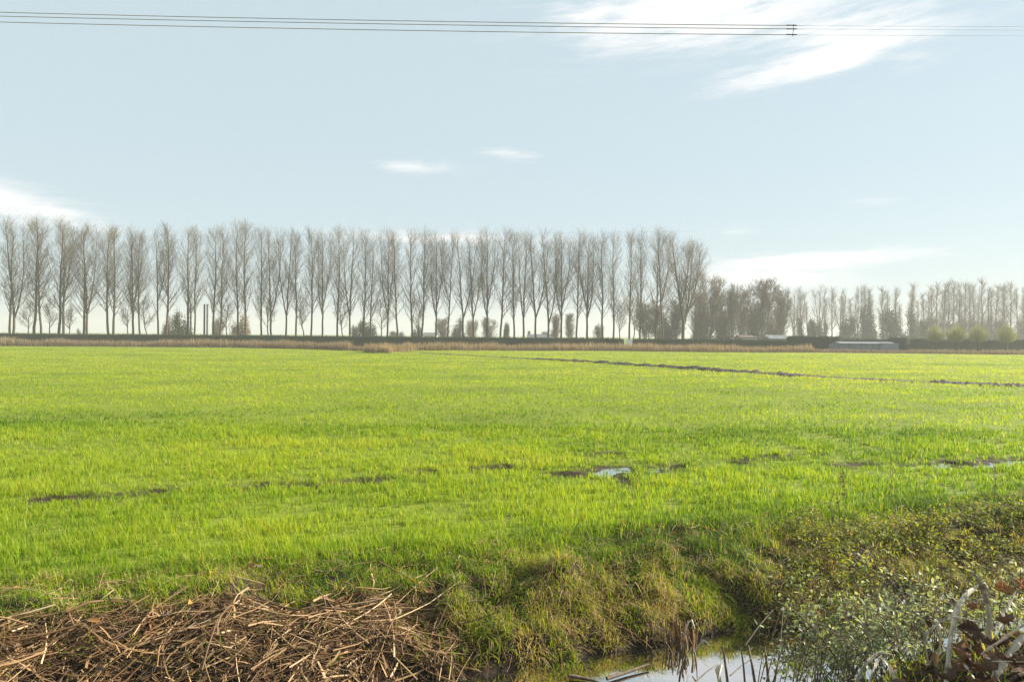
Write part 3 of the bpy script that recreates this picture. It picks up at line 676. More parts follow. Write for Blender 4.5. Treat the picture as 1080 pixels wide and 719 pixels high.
# ------------------------------------------------------------------ brambles and low shrubs
def bush(name, label, spots, d, nst, hgt, lsize, nl, mat, tm, ts, spread, cat, group):
    """arching stems from a few feet, small leaves in sprays along them"""
    base = pix(spots[0][0], spots[0][1], d); base[2] = float(height(base[0], base[1]))
    r = root(name, base); tag(r, label, cat, group)
    A = []
    for k in range(nst):
        px, py, dd = spots[rng.integers(len(spots))]
        tip = pix(px + rng.normal(0, spread), py + rng.normal(0, spread * .6), dd + rng.normal(0, .12))
        f = tip + np.array([rng.normal(0, .18), rng.normal(.02, .12), 0]); f[2] = height(f[0], f[1])
        if tip[2] < f[2] + .05: tip[2] = f[2] + rng.uniform(.05, .2)
        mid = f * .5 + tip * .5 + np.array([rng.normal(0, .04), rng.normal(0, .04), .12 + .1 * rng.random()])
        t = np.linspace(0, 1, 9)[:, None]
        A.append((1 - t) ** 2 * f + 2 * t * (1 - t) * mid + t * t * tip)
    A = np.array(A)
    mb = MB(); tubes(mb, A - base, np.broadcast_to(np.linspace(.0042, .0014, 9), (nst, 9)), 4); 
    i = rng.integers(0, nst, nl); f = rng.uniform(.25, 1, nl) ** .8 * 7.999
    j = f.astype(int); fr = (f - j)[:, None]
    P = A[i, j] * (1 - fr) + A[i, j + 1] * fr
    sd = unit(rng.normal(size=(nl, 3)) + [0, 0, .35]); P2 = P + sd * rng.uniform(.01, .075, (nl, 1))
    q = rng.random(nl) < .3
    tubes(mb, np.stack([P, P2], 1)[q] - base, np.full((q.sum(), 2), .0007), 3); mb.obj('stems', M['stem'], r)
    mb = MB(); leaves(mb, P2 - base, unit(sd * [1, 1, .3] + rng.normal(0, .4, (nl, 3))), unit(rng.normal(0, .55, (nl, 3)) + [0, 0, 1]), lsize * rng.uniform(.55, 1.25, nl), lsize * .62 * rng.uniform(.6, 1.2, nl),
                      np.clip(rng.normal(tm, ts, nl), 0, 1), .3)
    o = mb.obj('leaves', mat, r)
    return r
GB = 'brambles and low bushes by the ditch'
bush('bramble_bush', 'glossy grey green bramble leaning over the water in front', [(830, 650, 3.5), (860, 640, 3.45), (885, 650, 3.4), (910, 665, 3.3), (880, 680, 3.3), (850, 690, 3.4), (920, 690, 3.2), (940, 660, 3.2), (900, 635, 3.5), (870, 705, 3.3), (930, 640, 3.3)], 3.3, 95, .5, .029, 1350, M['bramble'], .45, .2, 16, 'bramble bush', GB)
bush('bramble_bush', 'darker bramble tangle behind the pale reed blades', [(960, 640, 3.3), (985, 620, 3.4), (1010, 605, 3.5), (1040, 600, 3.5), (1070, 595, 3.5), (970, 690, 3.0), (1000, 640, 3.2), (950, 600, 3.7), (1060, 640, 3.2)], 3.2, 80, .5, .030, 1300, M['bramble'], .6, .22, 14, 'bramble bush', GB)
bush('low_bush', 'yellow green small leaved bush on the far bank under the weeds', [(870, 590, 6.7), (900, 575, 6.9), (930, 565, 7.1), (890, 610, 6.4), (920, 600, 6.6), (950, 580, 7.0), (860, 560, 7.1)], 6.8, 110, .4, .038, 1900, M['shrub'], .55, .22, 12, 'low bush', GB)
bush('low_bush', 'olive small leaved bush at the right frame edge beyond the ditch', [(980, 570, 7.1), (1010, 560, 7.4), (1040, 550, 7.7), (1070, 545, 7.9), (990, 600, 6.6), (1030, 585, 7.0), (1060, 580, 7.1), (1090, 560, 7.6)], 7.2, 130, .4, .038, 2200, M['shrub'], .5, .25, 13, 'low bush', GB)
bush('low_bush', 'dark leafy bush low on the far bank above the brown stems', [(830, 635, 5.8), (850, 620, 6.1), (880, 640, 5.8), (910, 630, 6.0), (940, 620, 6.2), (860, 660, 5.6)], 5.9, 90, .4, .038, 1300, M['shrub'], .3, .22, 12, 'low bush', GB)

# ------------------------------------------------------------------ trees
UP = np.array([0, 0, 1.])
def along(A, i, f):
    k = A.shape[1]; s = np.clip(f, 0, .9999) * (k - 1); j = s.astype(int); fr = (s - j)[:, None]
    return A[i, j] * (1 - fr) + A[i, j + 1] * fr, unit(A[i, j + 1] - A[i, j]), j, fr[:, 0]
def spawn(r, A, R, n, f0, f1, ang, L, k, up=.5, angf=0, rscale=.6, rtip=.008, wob=.05, lpow=0):
    """n children on every polyline"""
    Mn = len(A); i = np.repeat(np.arange(Mn), n); N = len(i)
    f = f0 + (f1 - f0) * ((np.tile(np.arange(n), Mn) + r.random(N)) / n)
    P, T, j, fr = along(A, i, f)
    side = r.normal(size=(N, 3)); side -= (side * T).sum(1, keepdims=True) * T; side = unit(side)
    a = (r.uniform(ang[0], ang[1], N) * (1 - angf * f))[:, None]
    d0 = unit(T * np.cos(a) + side * np.sin(a)); ln = r.uniform(L[0], L[1], N)
    if lpow: ln = ln * (1.05 - f) ** lpow
    C = np.zeros((N, k, 3)); C[:, 0] = P; d = d0
    for s in range(1, k):
        d = unit(d + UP * up / (k - 1) + r.normal(0, wob, (N, 3)))
        C[:, s] = C[:, s - 1] + d * (ln / (k - 1))[:, None]
    rp = R[i, j] * (1 - fr) + R[i, np.minimum(j + 1, A.shape[1] - 1)] * fr
    r0 = np.maximum(rp * rscale, rtip * 1.15)
    t = np.linspace(0, 1, k)
    return C, r0[:, None] * (1 - t) + rtip * t

def leader(r, p0, p1, k, wob):
    t = np.linspace(0, 1, k)[:, None]; c = p0 * (1 - t) + p1 * t
    w = np.cumsum(r.normal(0, wob, (k, 3)), 0); w -= w[0] + (w[-1] - w[0]) * t; w[:, 2] = 0
    return c + w
def make_poplar(seed, H=17.5, base=.27, fork=None, nl=30, spread=1.0, r0=.135, rt=.0070):
    r = np.random.default_rng(seed); k = 16
    lean = np.array([r.normal(0, .25), r.normal(0, .25), 0])
    T = leader(r, np.zeros(3), np.array([0, 0, H]) + lean, k, .035)
    t = np.linspace(0, 1, k); RT = r0 * (1 - t) ** .75 + .012
    Ls = [T]; Rs = [RT]
    if fork:
        for hf, dx in fork:
            s = int(hf * (k - 1)); n2 = k
            q0 = T[s]; top = np.array([dx + r.normal(0, .2), r.normal(0, .5), H * r.uniform(.9, .99)])
            tt = np.linspace(0, 1, n2)[:, None]
            mid = np.array([dx * .75, 0, q0[2] + (H - q0[2]) * .32])
            c = (1 - tt) ** 2 * q0 + 2 * tt * (1 - tt) * mid + tt ** 2 * top
            Ls.append(c + np.cumsum(r.normal(0, .02, c.shape), 0) * (tt > 0)); Rs.append(RT[s] * .72 * (1 - tt[:, 0]) ** .8 + .012)
            T[s:, 0] -= np.linspace(0, dx * .35, k - s)
    A = np.array(Ls); R = np.array(Rs)
    mt = MB(); tubes(mt, A, R, 8)
    cr = MB()
    prim, pr_ = [], []
    for q in range(len(A)):
        f0 = base if q == 0 else .12
        m = int(nl * 1.15) if len(A) == 1 else int(nl * .75)
        C, RR = spawn(r, A[q:q + 1], R[q:q + 1], m, f0, .97, (.38, .82), (4.4 * spread, 6.8 * spread), 8, up=.5, angf=.35, rscale=.36, rtip=rt, wob=.05, lpow=.6)
        prim.append(C); pr_.append(RR)
    C1 = np.concatenate(prim); R1 = np.concatenate(pr_)
    C2, R2 = spawn(r, C1, R1, 9, .1, 1, (.35, .95), (.8, 2.5), 5, up=.85, rscale=.5, rtip=rt * .85, wob=.06, lpow=.35)
    C3, R3 = spawn(r, C2, R2, 3, .1, 1, (.3, .9), (.4, 1.3), 3, up=.5, rscale=.7, rtip=rt * .62, wob=.08)
    C4, R4 = spawn(r, A, R, 26, base, 1, (.4, 1.1), (.4, 1.2), 3, up=.5, rscale=.05, rtip=rt * .8, wob=.08)
    tubes(cr, C1, R1, 5); tubes(cr, C2, R2, 3); tubes(cr, C3, R3, 3); tubes(cr, C4, R4, 3)
    return mt, cr
def make_round(seed, H, base, nl, spread, r0, rt=.011, L=(2.5, 4.5), n2=9, n3=4, up=.5, ang=(.5, 1.1), lp=.3, stems=1):
    r = np.random.default_rng(seed); k = 10
    A = []
    for s in range(stems):
        p = np.array([r.normal(0, .35), r.normal(0, .35), 0]) * (stems > 1)
        q = np.array([p[0] * 3 + r.normal(0, spread * .12), p[1] * 3 + r.normal(0, spread * .12), H * r.uniform(.85, 1)])
        A.append(leader(r, p, q, k, .08))
    A = np.array(A); t = np.linspace(0, 1, k); R = np.broadcast_to(r0 * (1 - t) ** .9 + .012, (stems, k))
    mt = MB(); tubes(mt, A, R, 7); cr = MB()
    C1, R1 = spawn(r, A, R, nl, base, .97, ang, L, 6, up=up, rscale=.5, rtip=rt, wob=.1, lpow=lp)
    C2, R2 = spawn(r, C1, R1, n2, .12, 1, (.4, 1.0), (L[0] * .25, L[1] * .45), 4, up=.4, rscale=.6, rtip=rt * .85, wob=.1, lpow=.3)
    C3, R3 = spawn(r, C2, R2, n3, .1, 1, (.4, 1.0), (.3, .9), 3, up=.3, rscale=.7, rtip=rt * .7, wob=.1)
    tubes(cr, C1, R1, 4); tubes(cr, C2, R2, 3); tubes(cr, C3, R3, 3)
    return mt, cr
def make_leafy(seed, w, h, d, n, size, stem=.08, cone=0.0):
    """evergreen: leaves in clumps through an uneven crown"""
    r = np.random.default_rng(seed); nc = 34
    c = unit(r.normal(size=(nc, 3))) * (r.random((nc, 1)) ** .4); c[:, 2] = np.abs(c[:, 2]) * 1.0
    if cone: c[:, :2] *= (1.05 - c[:, 2:3]) ** cone
    i = r.integers(0, nc, n)
    P = c[i] + r.normal(0, .13, (n, 3)); P = P * [w / 2, d / 2, h * .92]; P[:, 2] = np.abs(P[:, 2]) + .05
    if cone: P[:, :2] *= np.clip(1.08 - P[:, 2:3] / h, .05, 1) ** (cone * .6)
    mt = MB(); k = 6; A = leader(r, np.zeros(3), np.array([0, 0, h * .85]), k, .05)[None]
    tubes(mt, A, (stem * (1 - np.linspace(0, 1, k)) + .015)[None], 6)
    lm = c * [w / 2, d / 2, h * .92]; st = np.stack([np.zeros(nc), np.zeros(nc), lm[:, 2] * .45], 1)
    tubes(mt, np.stack([st, (st + lm) / 2, lm], 1), np.broadcast_to([stem * .4, stem * .25, .01], (nc, 3)), 4)
    cr = MB(); leaves(cr, P, unit(r.normal(size=(n, 3)) + [0, 0, .2]), rdir(n, r), size * r.uniform(.6, 1.3, n), size * .7 * r.uniform(.6, 1.2, n), np.clip(r.normal(.5, .25, n), 0, 1), .3)
    return mt, cr

PROTO = {}
def proto(key, pair, name, bark, crown):
    mt, cr = pair
    PROTO[key] = (mt.mesh(name + '_trunk', bark), cr.mesh(name + '_crown', crown), name)
def place(key, loc, label, cat, group, rz=0.0, sc=1.0):
    a, b, name = PROTO[key]
    r = root(name, loc, rz, sc); tag(r, label, cat, group)
    link('trunk', a, r); link('crown', b, r)
    return r
for k in range(6): proto('s%d' % k, make_poplar(100 + k, nl=32 + 2 * (k % 3), base=.2 + .03 * (k % 3)), 'poplar_tree', M['bark'], M['twig'])
FK = [[(.28, 1.5)], [(.33, 1.2)], [(.38, 1.1), (.3, -1.1)], [(.42, 1.3)], [(.24, 1.8)]]
for k in range(5): proto('f%d' % k, make_poplar(140 + k, fork=FK[k], nl=32, base=.24), 'poplar_tree', M['bark'], M['twig'])
proto('wide', make_poplar(171, H=17.2, base=.16, fork=[(.25, 1.8), (.3, 3.3), (.4, 1.0)], nl=44, spread=1.1, r0=.24), 'poplar_tree', M['bark'], M['twig'])
for k in range(3): proto('y%d' % k, make_round(200 + k, 6.3, .36, 16, 2.5, .085, L=(1.6, 3.2), n2=8, n3=3, up=.7), 'young_tree', M['bark'], M['twig'])
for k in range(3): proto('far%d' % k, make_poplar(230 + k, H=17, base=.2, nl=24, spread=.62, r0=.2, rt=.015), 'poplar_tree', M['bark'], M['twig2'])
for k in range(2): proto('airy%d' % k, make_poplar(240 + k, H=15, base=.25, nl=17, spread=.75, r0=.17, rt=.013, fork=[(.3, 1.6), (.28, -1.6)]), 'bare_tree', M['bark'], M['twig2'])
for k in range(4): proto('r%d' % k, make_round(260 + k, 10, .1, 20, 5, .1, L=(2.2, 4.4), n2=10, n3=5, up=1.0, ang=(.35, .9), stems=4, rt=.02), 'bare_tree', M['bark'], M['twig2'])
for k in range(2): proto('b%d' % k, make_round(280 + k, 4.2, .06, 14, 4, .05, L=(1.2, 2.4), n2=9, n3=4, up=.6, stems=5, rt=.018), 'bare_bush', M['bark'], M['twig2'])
for k in range(2): proto('e%d' % k, make_leafy(300 + k, 4, 4.4, 3.4, 5200, .2), 'evergreen_bush', M['bark'], M['evergreen'])
proto('tan', make_leafy(310, 3.2, 4.6, 3, 3200, .17), 'withered_bush', M['bark'], M['tanleaf'])

ORD = ['first', 'second', 'third', 'fourth', 'fifth', 'sixth', 'seventh', 'eighth', 'ninth', 'tenth', 'eleventh', 'twelfth', 'thirteenth']
ROWA = [11.5, 37, 62.5, 89, 115, 142, 168, 198, 225.5, 252, 277, 302, 329, 356.5, 384, 409, 435.5, 460.5, 489.5, 514, 543, 566, 592.5, 620, 647.5, 676.5, 700]
ROWB = [15.4, 44, 68, 93, 121, 148.5, 176, 205.5, 233, 260, 287, 313.5, 341, 369.5, 392, 420, 446.5, 473, 501, 529, 553, 579, 609, 637, 664.5, 692.5, 721]
FORK = {15.4: ('f4', 1), 68: ('f3', 1), 93: ('f1', 1), 142: ('f2', 1), 168: ('f3', 1), 287: ('f0', 1), 302: ('f1', -1), 341: ('f2', 1), 369.5: ('f1', -1), 409: ('f2', 1), 460.5: ('f2', 1), 473: ('f3', -1),
        489.5: ('f0', 1), 501: ('f1', 1), 514: ('f2', 1), 553: ('f1', -1), 566: ('f0', 1), 579: ('f4', 1), 592.5: ('f2', 1), 620: ('f2', -1), 700: ('f3', 1), 721: ('wide', 1)}
FT = {'f0': 'a low %s side leader', 'f1': 'a trunk forking %s', 'f2': 'a Y shaped trunk', 'f3': 'a high %s fork', 'f4': 'a low long %s leader', 'wide': 'widest crown'}
allp = sorted([(x, 112) for x in ROWA] + [(x, 117) for x in ROWB])
LAND = [(0, 'the left frame edge'), (201.5, 'the single dark post'), (255.8, 'the tan bush'), (373, 'the reed gap'), (559, 'the house chimney'), (662, 'the white box')]
xs_all = [p[0] for p in allp]
for n, (px, d) in enumerate(allp):
    best = None
    for lx, nm in LAND:
        cnt = sum(1 for q in xs_all if (lx < q <= px) or (px <= q < lx))
        if best is None or cnt < best[0]: best = (cnt, lx, nm)
    side = 'right' if px > best[1] else 'left'
    fk = FORK.get(px)
    top = np.interp(px, [0, 60, 150, 260, 330, 500, 720], [234, 237, 243, 241, 245, 247, 247]) + rng.normal(0, 2.2)
    pt = pix(px, top, d); H = pt[2]
    if fk:
        key, sg = fk; rz = (0 if sg > 0 else PI) + rng.normal(0, .3); ft = FT[key]
        if '%s' in ft: ft = ft % ('right' if sg > 0 else 'left')
    else:
        key = 's%d' % rng.integers(6); rz = rng.uniform(0, 2 * PI); ft = 'straight trunk'
    w = rng.uniform(1.05, 1.3) * (1.0 if px > 130 else 1.1)
    sc = H / 18.2
    lab = 'bare poplar, %s, %s poplar %s of %s' % (ft, ORD[best[0] - 1], side, best[2])
    if key == 'wide': lab = 'tall bare poplar with the widest crown, last at the right end of the row'
    place(key, (pt[0], d, 0), lab, 'poplar tree', 'bare poplars in the long double row', rz, (sc * w, sc * w, sc))
# rows run on to the left beyond the frame
for px in (-15, -11, -41, -34): 
    p = pix(px, 235, 114); place('s%d' % (abs(px) % 6), (p[0], 114, 0), 'tall bare poplar continuing the row beyond the left frame edge', 'poplar tree', 'bare poplars in the long double row', px, (1.1, 1.1, 1.08))
YNG = [(32, 318, 'between the first and second poplar pairs from the left'), (53, 316, 'between the second and third poplar pairs from the left'), (73.5, 322, 'just right of the third poplar pair from the left'), (135, 315, 'left of the Y shaped poplar near the left'),
       (155.5, 318, 'second one left of the evergreen bush'), (239.5, 315, 'just left of the tan withered bush'), (281, 312, 'second one left of the reed gap, beside two poplars'), (321, 314, 'in the bright gap right of the tan bush'),
       (361.5, 314, 'just left of the gap in the reeds'), (401, 316, 'right of the dark rounded thicket'), (441.5, 318, 'before the low grey barn'), (654, 318, 'just left of the white box'), (668.5, 315, 'just right of the white box'), (674, 322, 'behind the poplar right of the white box')]
for k, (px, top, w) in enumerate(YNG):
    d = 107 + 2 * (k % 3); p = pix(px, top, d)
    place('y%d' % (k % 3), (p[0], d, 0), 'small young bare tree ' + w, 'young tree', 'young trees under the poplars', k * 1.7, p[2] / 6.6)

# shrubs and thickets behind the row (px, top, width px, depth, proto, label)
def shrub(px, top, wpx, d, key, label, cat, group, w0, h0, rz=0):
    p = pix(px, top, d); s = wpx / F * d / w0
    return place(key, (p[0], d, 0), label, cat, group, rz, (s, s, p[2] / h0))
GS = 'bushes behind the poplar row'
shrub(190, 331, 26, 122, 'e0', 'dark green rounded evergreen bush beside the single post', 'bush', GS, 4.2, 4.3)
shrub(178, 328, 14, 124, 'tan', 'tan brown bush pressed against the dark evergreen bush', 'bush', GS, 3.2, 4.6)
shrub(255, 327, 22, 121, 'tan', 'tall tan olive withered bush standing alone behind two poplars', 'bush', GS, 3.2, 4.6, 1)
shrub(229, 339, 13, 128, 'b0', 'low brownish bush right of the twin dark posts', 'bush', GS, 4.5, 4.6)
shrub(387, 337, 26, 150, 'e1', 'dark grey rounded thicket right of the reed gap', 'bush', GS, 4.2, 4.3, .5)
shrub(374, 345, 12, 152, 'b1', 'low grey bush at the left foot of the rounded thicket', 'bush', GS, 4.5, 4.6)
shrub(440, 344, 16, 170, 'e0', 'low grey green bush left of the barn roof', 'bush', GS, 4.2, 4.3, 2)
shrub(418, 349, 24, 230, 'e1', 'distant flat bush between the thicket and the barn', 'bush', GS, 4.2, 4.3, 1)
shrub(468, 335, 22, 165, 'r0', 'broad grey tree right of the barn', 'tree', GS, 6.5, 11.5)
shrub(484, 337, 18, 166, 'e0', 'dense evergreen tree with a pointed top right of the barn', 'tree', GS, 4.2, 4.3, 3)
shrub(497, 340, 16, 168, 'b0', 'grey bush between the pointed evergreen and the round tree', 'bush', GS, 4.5, 4.6)
shrub(517, 334, 22, 160, 'r1', 'round topped grey tree left of the middle', 'tree', GS, 6.5, 11.5)
shrub(534, 339, 10, 160, 'e1', 'small dark tree at the middle of the row', 'tree', GS, 4.2, 4.3, 2)
shrub(574, 349, 14, 210, 'e1', 'low distant bush peeping over the house roof', 'bush', GS, 4.2, 4.3, 2)
shrub(586, 330, 18, 150, 'r2', 'loose bare tree right of the house', 'tree', GS, 6.5, 11.5)
shrub(602, 329, 18, 148, 'r3', 'fuller bare tree second right of the house', 'tree', GS, 6.5, 11.5)
shrub(631, 344, 12, 160, 'b1', 'small round bare bush in the bright gap left of the white box', 'bush', GS, 4.5, 4.6)
shrub(83, 347, 6, 210, 'e0', 'tiny distant bush in the bright gap at the left', 'bush', GS, 4.2, 4.3)
GW = 'trees of the small wood'
for k, (px, top, w, d, key, lab) in enumerate([
        (683, 318, 22, 140, 'r0', 'grey bare tree at the left edge of the small wood'), (697, 322, 24, 146, 'r1', 'bushy bare tree under the last tall poplars'),
        (712, 316, 24, 142, 'r2', 'bare tree just left of the widest poplar'), (735, 306, 26, 140, 'r3', 'leaning bare tree just right of the widest poplar'),
        (748, 290, 24, 144, 'r0', 'tall loose bare tree right of the widest poplar'), (760, 308, 24, 150, 'r1', 'thin bare tree in the dip of the wood'),
        (772, 300, 20, 148, 'r2', 'upright bare tree left of the big round crown'), (785, 305, 18, 150, 'r3', 'narrow bare tree close to the big round crown'),
        (806, 295, 34, 142, 'r1', 'big round crowned bare tree near the end of the wood'), (823, 304, 20, 146, 'r0', 'bare tree at the right end of the wood')]):
    shrub(px, top, w * 1.25, d, key, lab, 'tree', GW, 6.0, 11.3, k)
for k, (px, top, w, lab) in enumerate([(702, 334, 24, 'grey green undergrowth bush under the last poplars'), (740, 328, 26, 'grey green undergrowth bush right of the widest poplar'), (762, 330, 24, 'undergrowth bush in the dip of the wood'),
                                       (792, 322, 28, 'dense undergrowth bush left under the round crown'), (818, 326, 26, 'dense undergrowth bush at the wood right end')]):
    shrub(px, top, w, 152 + k, 'e%d' % (k % 2), lab, 'bush', GW, 4.2, 4.3, k * 2)
GF = 'hazy trees far to the right'
for k, (px, top, d, key, lab) in enumerate([(838, 310, 205, 'airy0', 'pale bare tree just right of the small wood'), (846, 306, 210, 'airy1', 'pale forked tree left of the high hedge middle'), (865, 305, 205, 'airy0', 'pale V shaped tree above the high hedge'),
                                            (886, 308, 205, 'airy1', 'pale bare tree above the right end of the high hedge'), (878, 306, 222, 'far0', 'slender pale tree between two forked ones'), (905, 306, 215, 'airy1', 'pale bare tree left of the first dark spire')]):
    p = pix(px, top, d); place(key, (p[0], d, 0), lab, 'tree', GF, k * 1.0, (p[2] / 15, p[2] / 15, p[2] / (15 if key[0] == 'a' else 17)))
for k, (px, top, w, lab) in enumerate([(843, 334, 14, 'rounded dark bush above the left end of the high hedge'), (858, 335, 22, 'rounded dark bush above the high hedge middle'), (869, 340, 14, 'low bush at the bright notch above the high hedge'), (895, 332, 22, 'grey bush at the left of the spired trees'),
                                       (915, 324, 26, 'broad grey evergreen under the first spires'), (940, 324, 28, 'broad grey evergreen under the middle spires'), (962, 330, 22, 'broad grey evergreen under the last spire'), (974, 336, 16, 'grey bush left of the pollard willows')]):
    shrub(px, top, w, 178 + 3 * (k % 3), 'e%d' % (k % 2), lab, 'bush', GF, 4.2, 4.3, k)
for k, (px, top, w, lab) in enumerate([(912, 302, 9, 'first slender spire from the left above the pale shed'), (920, 305, 9, 'second slender spire from the left above the pale shed'), (932, 304, 11, 'third slender spire, broad at its foot'), (945, 305, 9, 'fourth slender spire from the left'), (960, 300, 9, 'fifth and tallest slender spire, right of the others')]):
    d = 182 + k; p = pix(px, top, d); sw = w * .42 / F * d
    place('far%d' % (k % 3), (p[0], d, 0), lab, 'tree', GF, k * 1.0, (sw, sw, p[2] / 17.4))
FARX = [968, 976, 984, 988.5, 995, 1000, 1006, 1011.5, 1018, 1023, 1029, 1037, 1043, 1049, 1057, 1066, 1074, 1082, 1090, 1098]
for k, px in enumerate(FARX):
    d = 195 + 6 * (k % 3); top = np.interp(px, [968, 984, 1000, 1015, 1040, 1080], [318, 304, 300, 301, 302, 304]) + rng.normal(0, 2)
    p = pix(px, top, d); s = p[2] / 17
    lab = 'hazy far poplar, %s from the left in the right hand row' % (ORD + ['fourteenth', 'fifteenth', 'sixteenth', 'seventeenth'])[k] if k < 17 else 'hazy far poplar continuing the row beyond the right frame edge'
    place('far%d' % (k % 3), (p[0], d, 0), lab, 'poplar tree', 'far poplars at the right', k * 1.3, (s * 1.05, s * 1.05, s))
for k, px in enumerate(range(838, 1084, 16)):
    d = 232 + 5 * (k % 3); top = np.interp(px, [838, 960, 1000, 1080], [318, 314, 308, 309]) + rng.normal(0, 3); p = pix(px + rng.normal(0, 3), top, d); s_ = p[2] / 17
    place('far%d' % (k % 3), (p[0], d, 0), 'faint farthest bare tree, %s from the left in the hindmost row' % (ORD + ['fourteenth', 'fifteenth', 'sixteenth'])[k], 'tree', 'hindmost faint trees at the right', k * 1.9, (s_ * 1.3, s_ * 1.3, s_))
for k, (px, top, w) in enumerate([(985, 338, 22), (1005, 341, 22), (1028, 340, 24), (1050, 339, 22), (1072, 340, 22)]):
    shrub(px, top, w, 190 + k, 'b%d' % (k % 2), 'hazy bare thicket under the far poplars, %s from the left' % ORD[k], 'bush', 'thickets under the far poplars', 4.5, 4.6, k)
# pollard willows
wt = MB(); k = 7; A = leader(np.random.default_rng(5), np.zeros(3), np.array([.05, 0, 1.5]), k, .03)[None]
tubes(wt, A, np.array([[.24, .2, .18, .18, .2, .27, .24]]), 9)
n = 520; rr = np.random.default_rng(6); a = rr.uniform(0, 2 * PI, n); el = rr.uniform(.15, 1.55, n)
D = np.stack([np.cos(a) * np.cos(el), np.sin(a) * np.cos(el), np.sin(el)], 1); L = rr.uniform(.9, 2.1, n) * (1 + .35 * np.sin(el))
P0 = np.array([.05, 0, 1.38]) + D * .15
C = np.zeros((n, 4, 3)); C[:, 0] = P0; dd = D
for s in range(1, 4): dd = unit(dd + UP * .22 + rr.normal(0, .06, (n, 3))); C[:, s] = C[:, s - 1] + dd * (L / 3)[:, None]
wc = MB(); tubes(wc, C, np.broadcast_to([.014, .012, .01, .008], (n, 4)), 3, rr.random(n))
C3, R3 = spawn(rr, C, np.full((n, 4), .012), 3, .3, 1, (.2, .6), (.3, .6), 3, up=.2, rtip=.008); tubes(wc, C3, R3, 3, rr.random(len(C3)))
proto('willow', (wt, wc), 'pollard_willow', M['bark'], M['willow'])
for px, lab in [(986, 'leftmost'), (1009, 'second from the left'), (1032, 'third from the left'), (1061, 'rightmost')]:
    p = pix(px, 343.5, 102); place('willow', (p[0], 102, 0), 'yellowish pollard willow, %s of the four at the right' % lab, 'pollard willow', 'pollard willows', px, (.78 + .12 * (px > 1050), 1, p[2] / 4.1))

# ------------------------------------------------------------------ hedges, reeds
def hedge(x0, x1, d, top_px, thick, label, rough=.05, zb=-.1, dens=150):
    a = pix(x0, 353 + ROLL * (x0 - 540), d); b = pix(x1, 353 + ROLL * (x1 - 540), d)
    Hh = EYE - top_px / F * d
    Lx = b[0] - a[0]; r = root('hedge', ((a[0] + b[0]) / 2, d, 0)); tag(r, label, 'hedge', 'clipped hedges behind the reeds')
    nx = max(int(Lx / .45), 6); xs = np.linspace(-Lx / 2, Lx / 2, nx)
    ring = [(-.5, 0), (-.52, .5), (-.47, .95), (-.3, 1.0), (.3, 1.0), (.47, .95), (.52, .5), (.5, 0)]
    V = np.zeros((nx, 8, 3))
    for j, (o, h) in enumerate(ring):
        V[:, j, 0] = xs + rng.normal(0, .03, nx); V[:, j, 1] = o * thick + (fbm(xs * .8, np.full(nx, j * 1.), 81) - .5) * .25
        V[:, j, 2] = zb + (Hh - zb) * h + (h > .3) * (fbm(xs * .5, np.full(nx, j * .3), 83) - .5) * rough * 2
    V[0, :, 1] *= .6; V[-1, :, 1] *= .6; V[0, 2:6, 2] -= .15; V[-1, 2:6, 2] -= .15
    gi = np.arange(nx * 8).reshape(nx, 8); mb = MB()
    q = np.stack([gi[:-1, :-1], gi[1:, :-1], gi[1:, 1:], gi[:-1, 1:]], -1).reshape(-1, 4)
    mb.add(V * [1, .9, .97], q, None, .3)
    mb.add(V[0] * [1, .9, .97], [(0, 1, 2, 7), (2, 3, 4, 5), (2, 5, 6, 7)], None, .3); mb.add(V[-1] * [1, .9, .97], [(7, 2, 1, 0), (5, 4, 3, 2), (7, 6, 5, 2)], None, .3)
    n = int(Lx * dens); i = rng.integers(0, nx - 1, n); j = rng.integers(1, 6, n); s, t = rng.random((2, n, 1))
    P = (V[i, j] * (1 - s) + V[i + 1, j] * s) * (1 - t) + (V[i, j + 1] * (1 - s) + V[i + 1, j + 1] * s) * t
    leaves(mb, P + rng.normal(0, .03, (n, 3)), rdir(n), rdir(n), rng.uniform(.08, .16, n), rng.uniform(.05, .1, n), np.clip(rng.normal(.5, .25, n), 0, 1))
    mb.obj('foliage', M['hedge'], r)
hedge(-40, 658, 100, 3.0, 1.3, 'long clipped dark green hedge left of the white box')
hedge(666, 831, 101, 3.3, 1.3, 'clipped dark hedge between the white box and the high hedge')
hedge(831, 886, 98, -.8, 2.2, 'high wide hedge block with a flat top beside the pale shed', .12)
hedge(938, 957, 100, -.5, 2, 'short rounded hedge piece right of the pale shed', .2)
hedge(878, 1110, 112, 1.2, 1.2, 'low dull hedge running behind the pale shed and pollard willows', .2, dens=100)

def reeds(name, label, line, n, depth, h, tint, taper=True):
    """standing reed along a line of (px, base py)"""
    L = np.array([on_plane(px, py) for px, py in line])
    seg = np.r_[0, np.cumsum(np.linalg.norm(np.diff(L, axis=0), axis=1))]
    s = rng.random(n) * seg[-1]
    c = np.stack([np.interp(s, seg, L[:, k]) for k in range(3)], 1)
    c[:, 1] += rng.random(n) * depth; c[:, 0] += rng.normal(0, .1, n); c[:, 2] = height(c[:, 0], c[:, 1]) - .05
    pn = fbm(c[:, 0] * .35, c[:, 1] * .35, 91)
    H = h * (.55 + .65 * pn) * rng.uniform(.6, 1.15, n)
    mb = MB(); blades(mb, c, H, rng.uniform(.025, .06, n), rng.uniform(0, 2 * PI, n), rng.uniform(.05, .35, n), np.clip(rng.normal(tint, .25, n) + (pn - .5) * .4, 0, 1), 3, twist=rng.uniform(0, PI, n))
    tag(mb.obj(name, M['reedbelt']), label, kind='stuff')
reeds('reeds', 'belt of brown standing reed along the left of the far field', [(-60, 364.0), (0, 365.0), (150, 365.6), (250, 366.4), (320, 368), (366, 369.8)], 15000, 3.0, 1.22, .35)
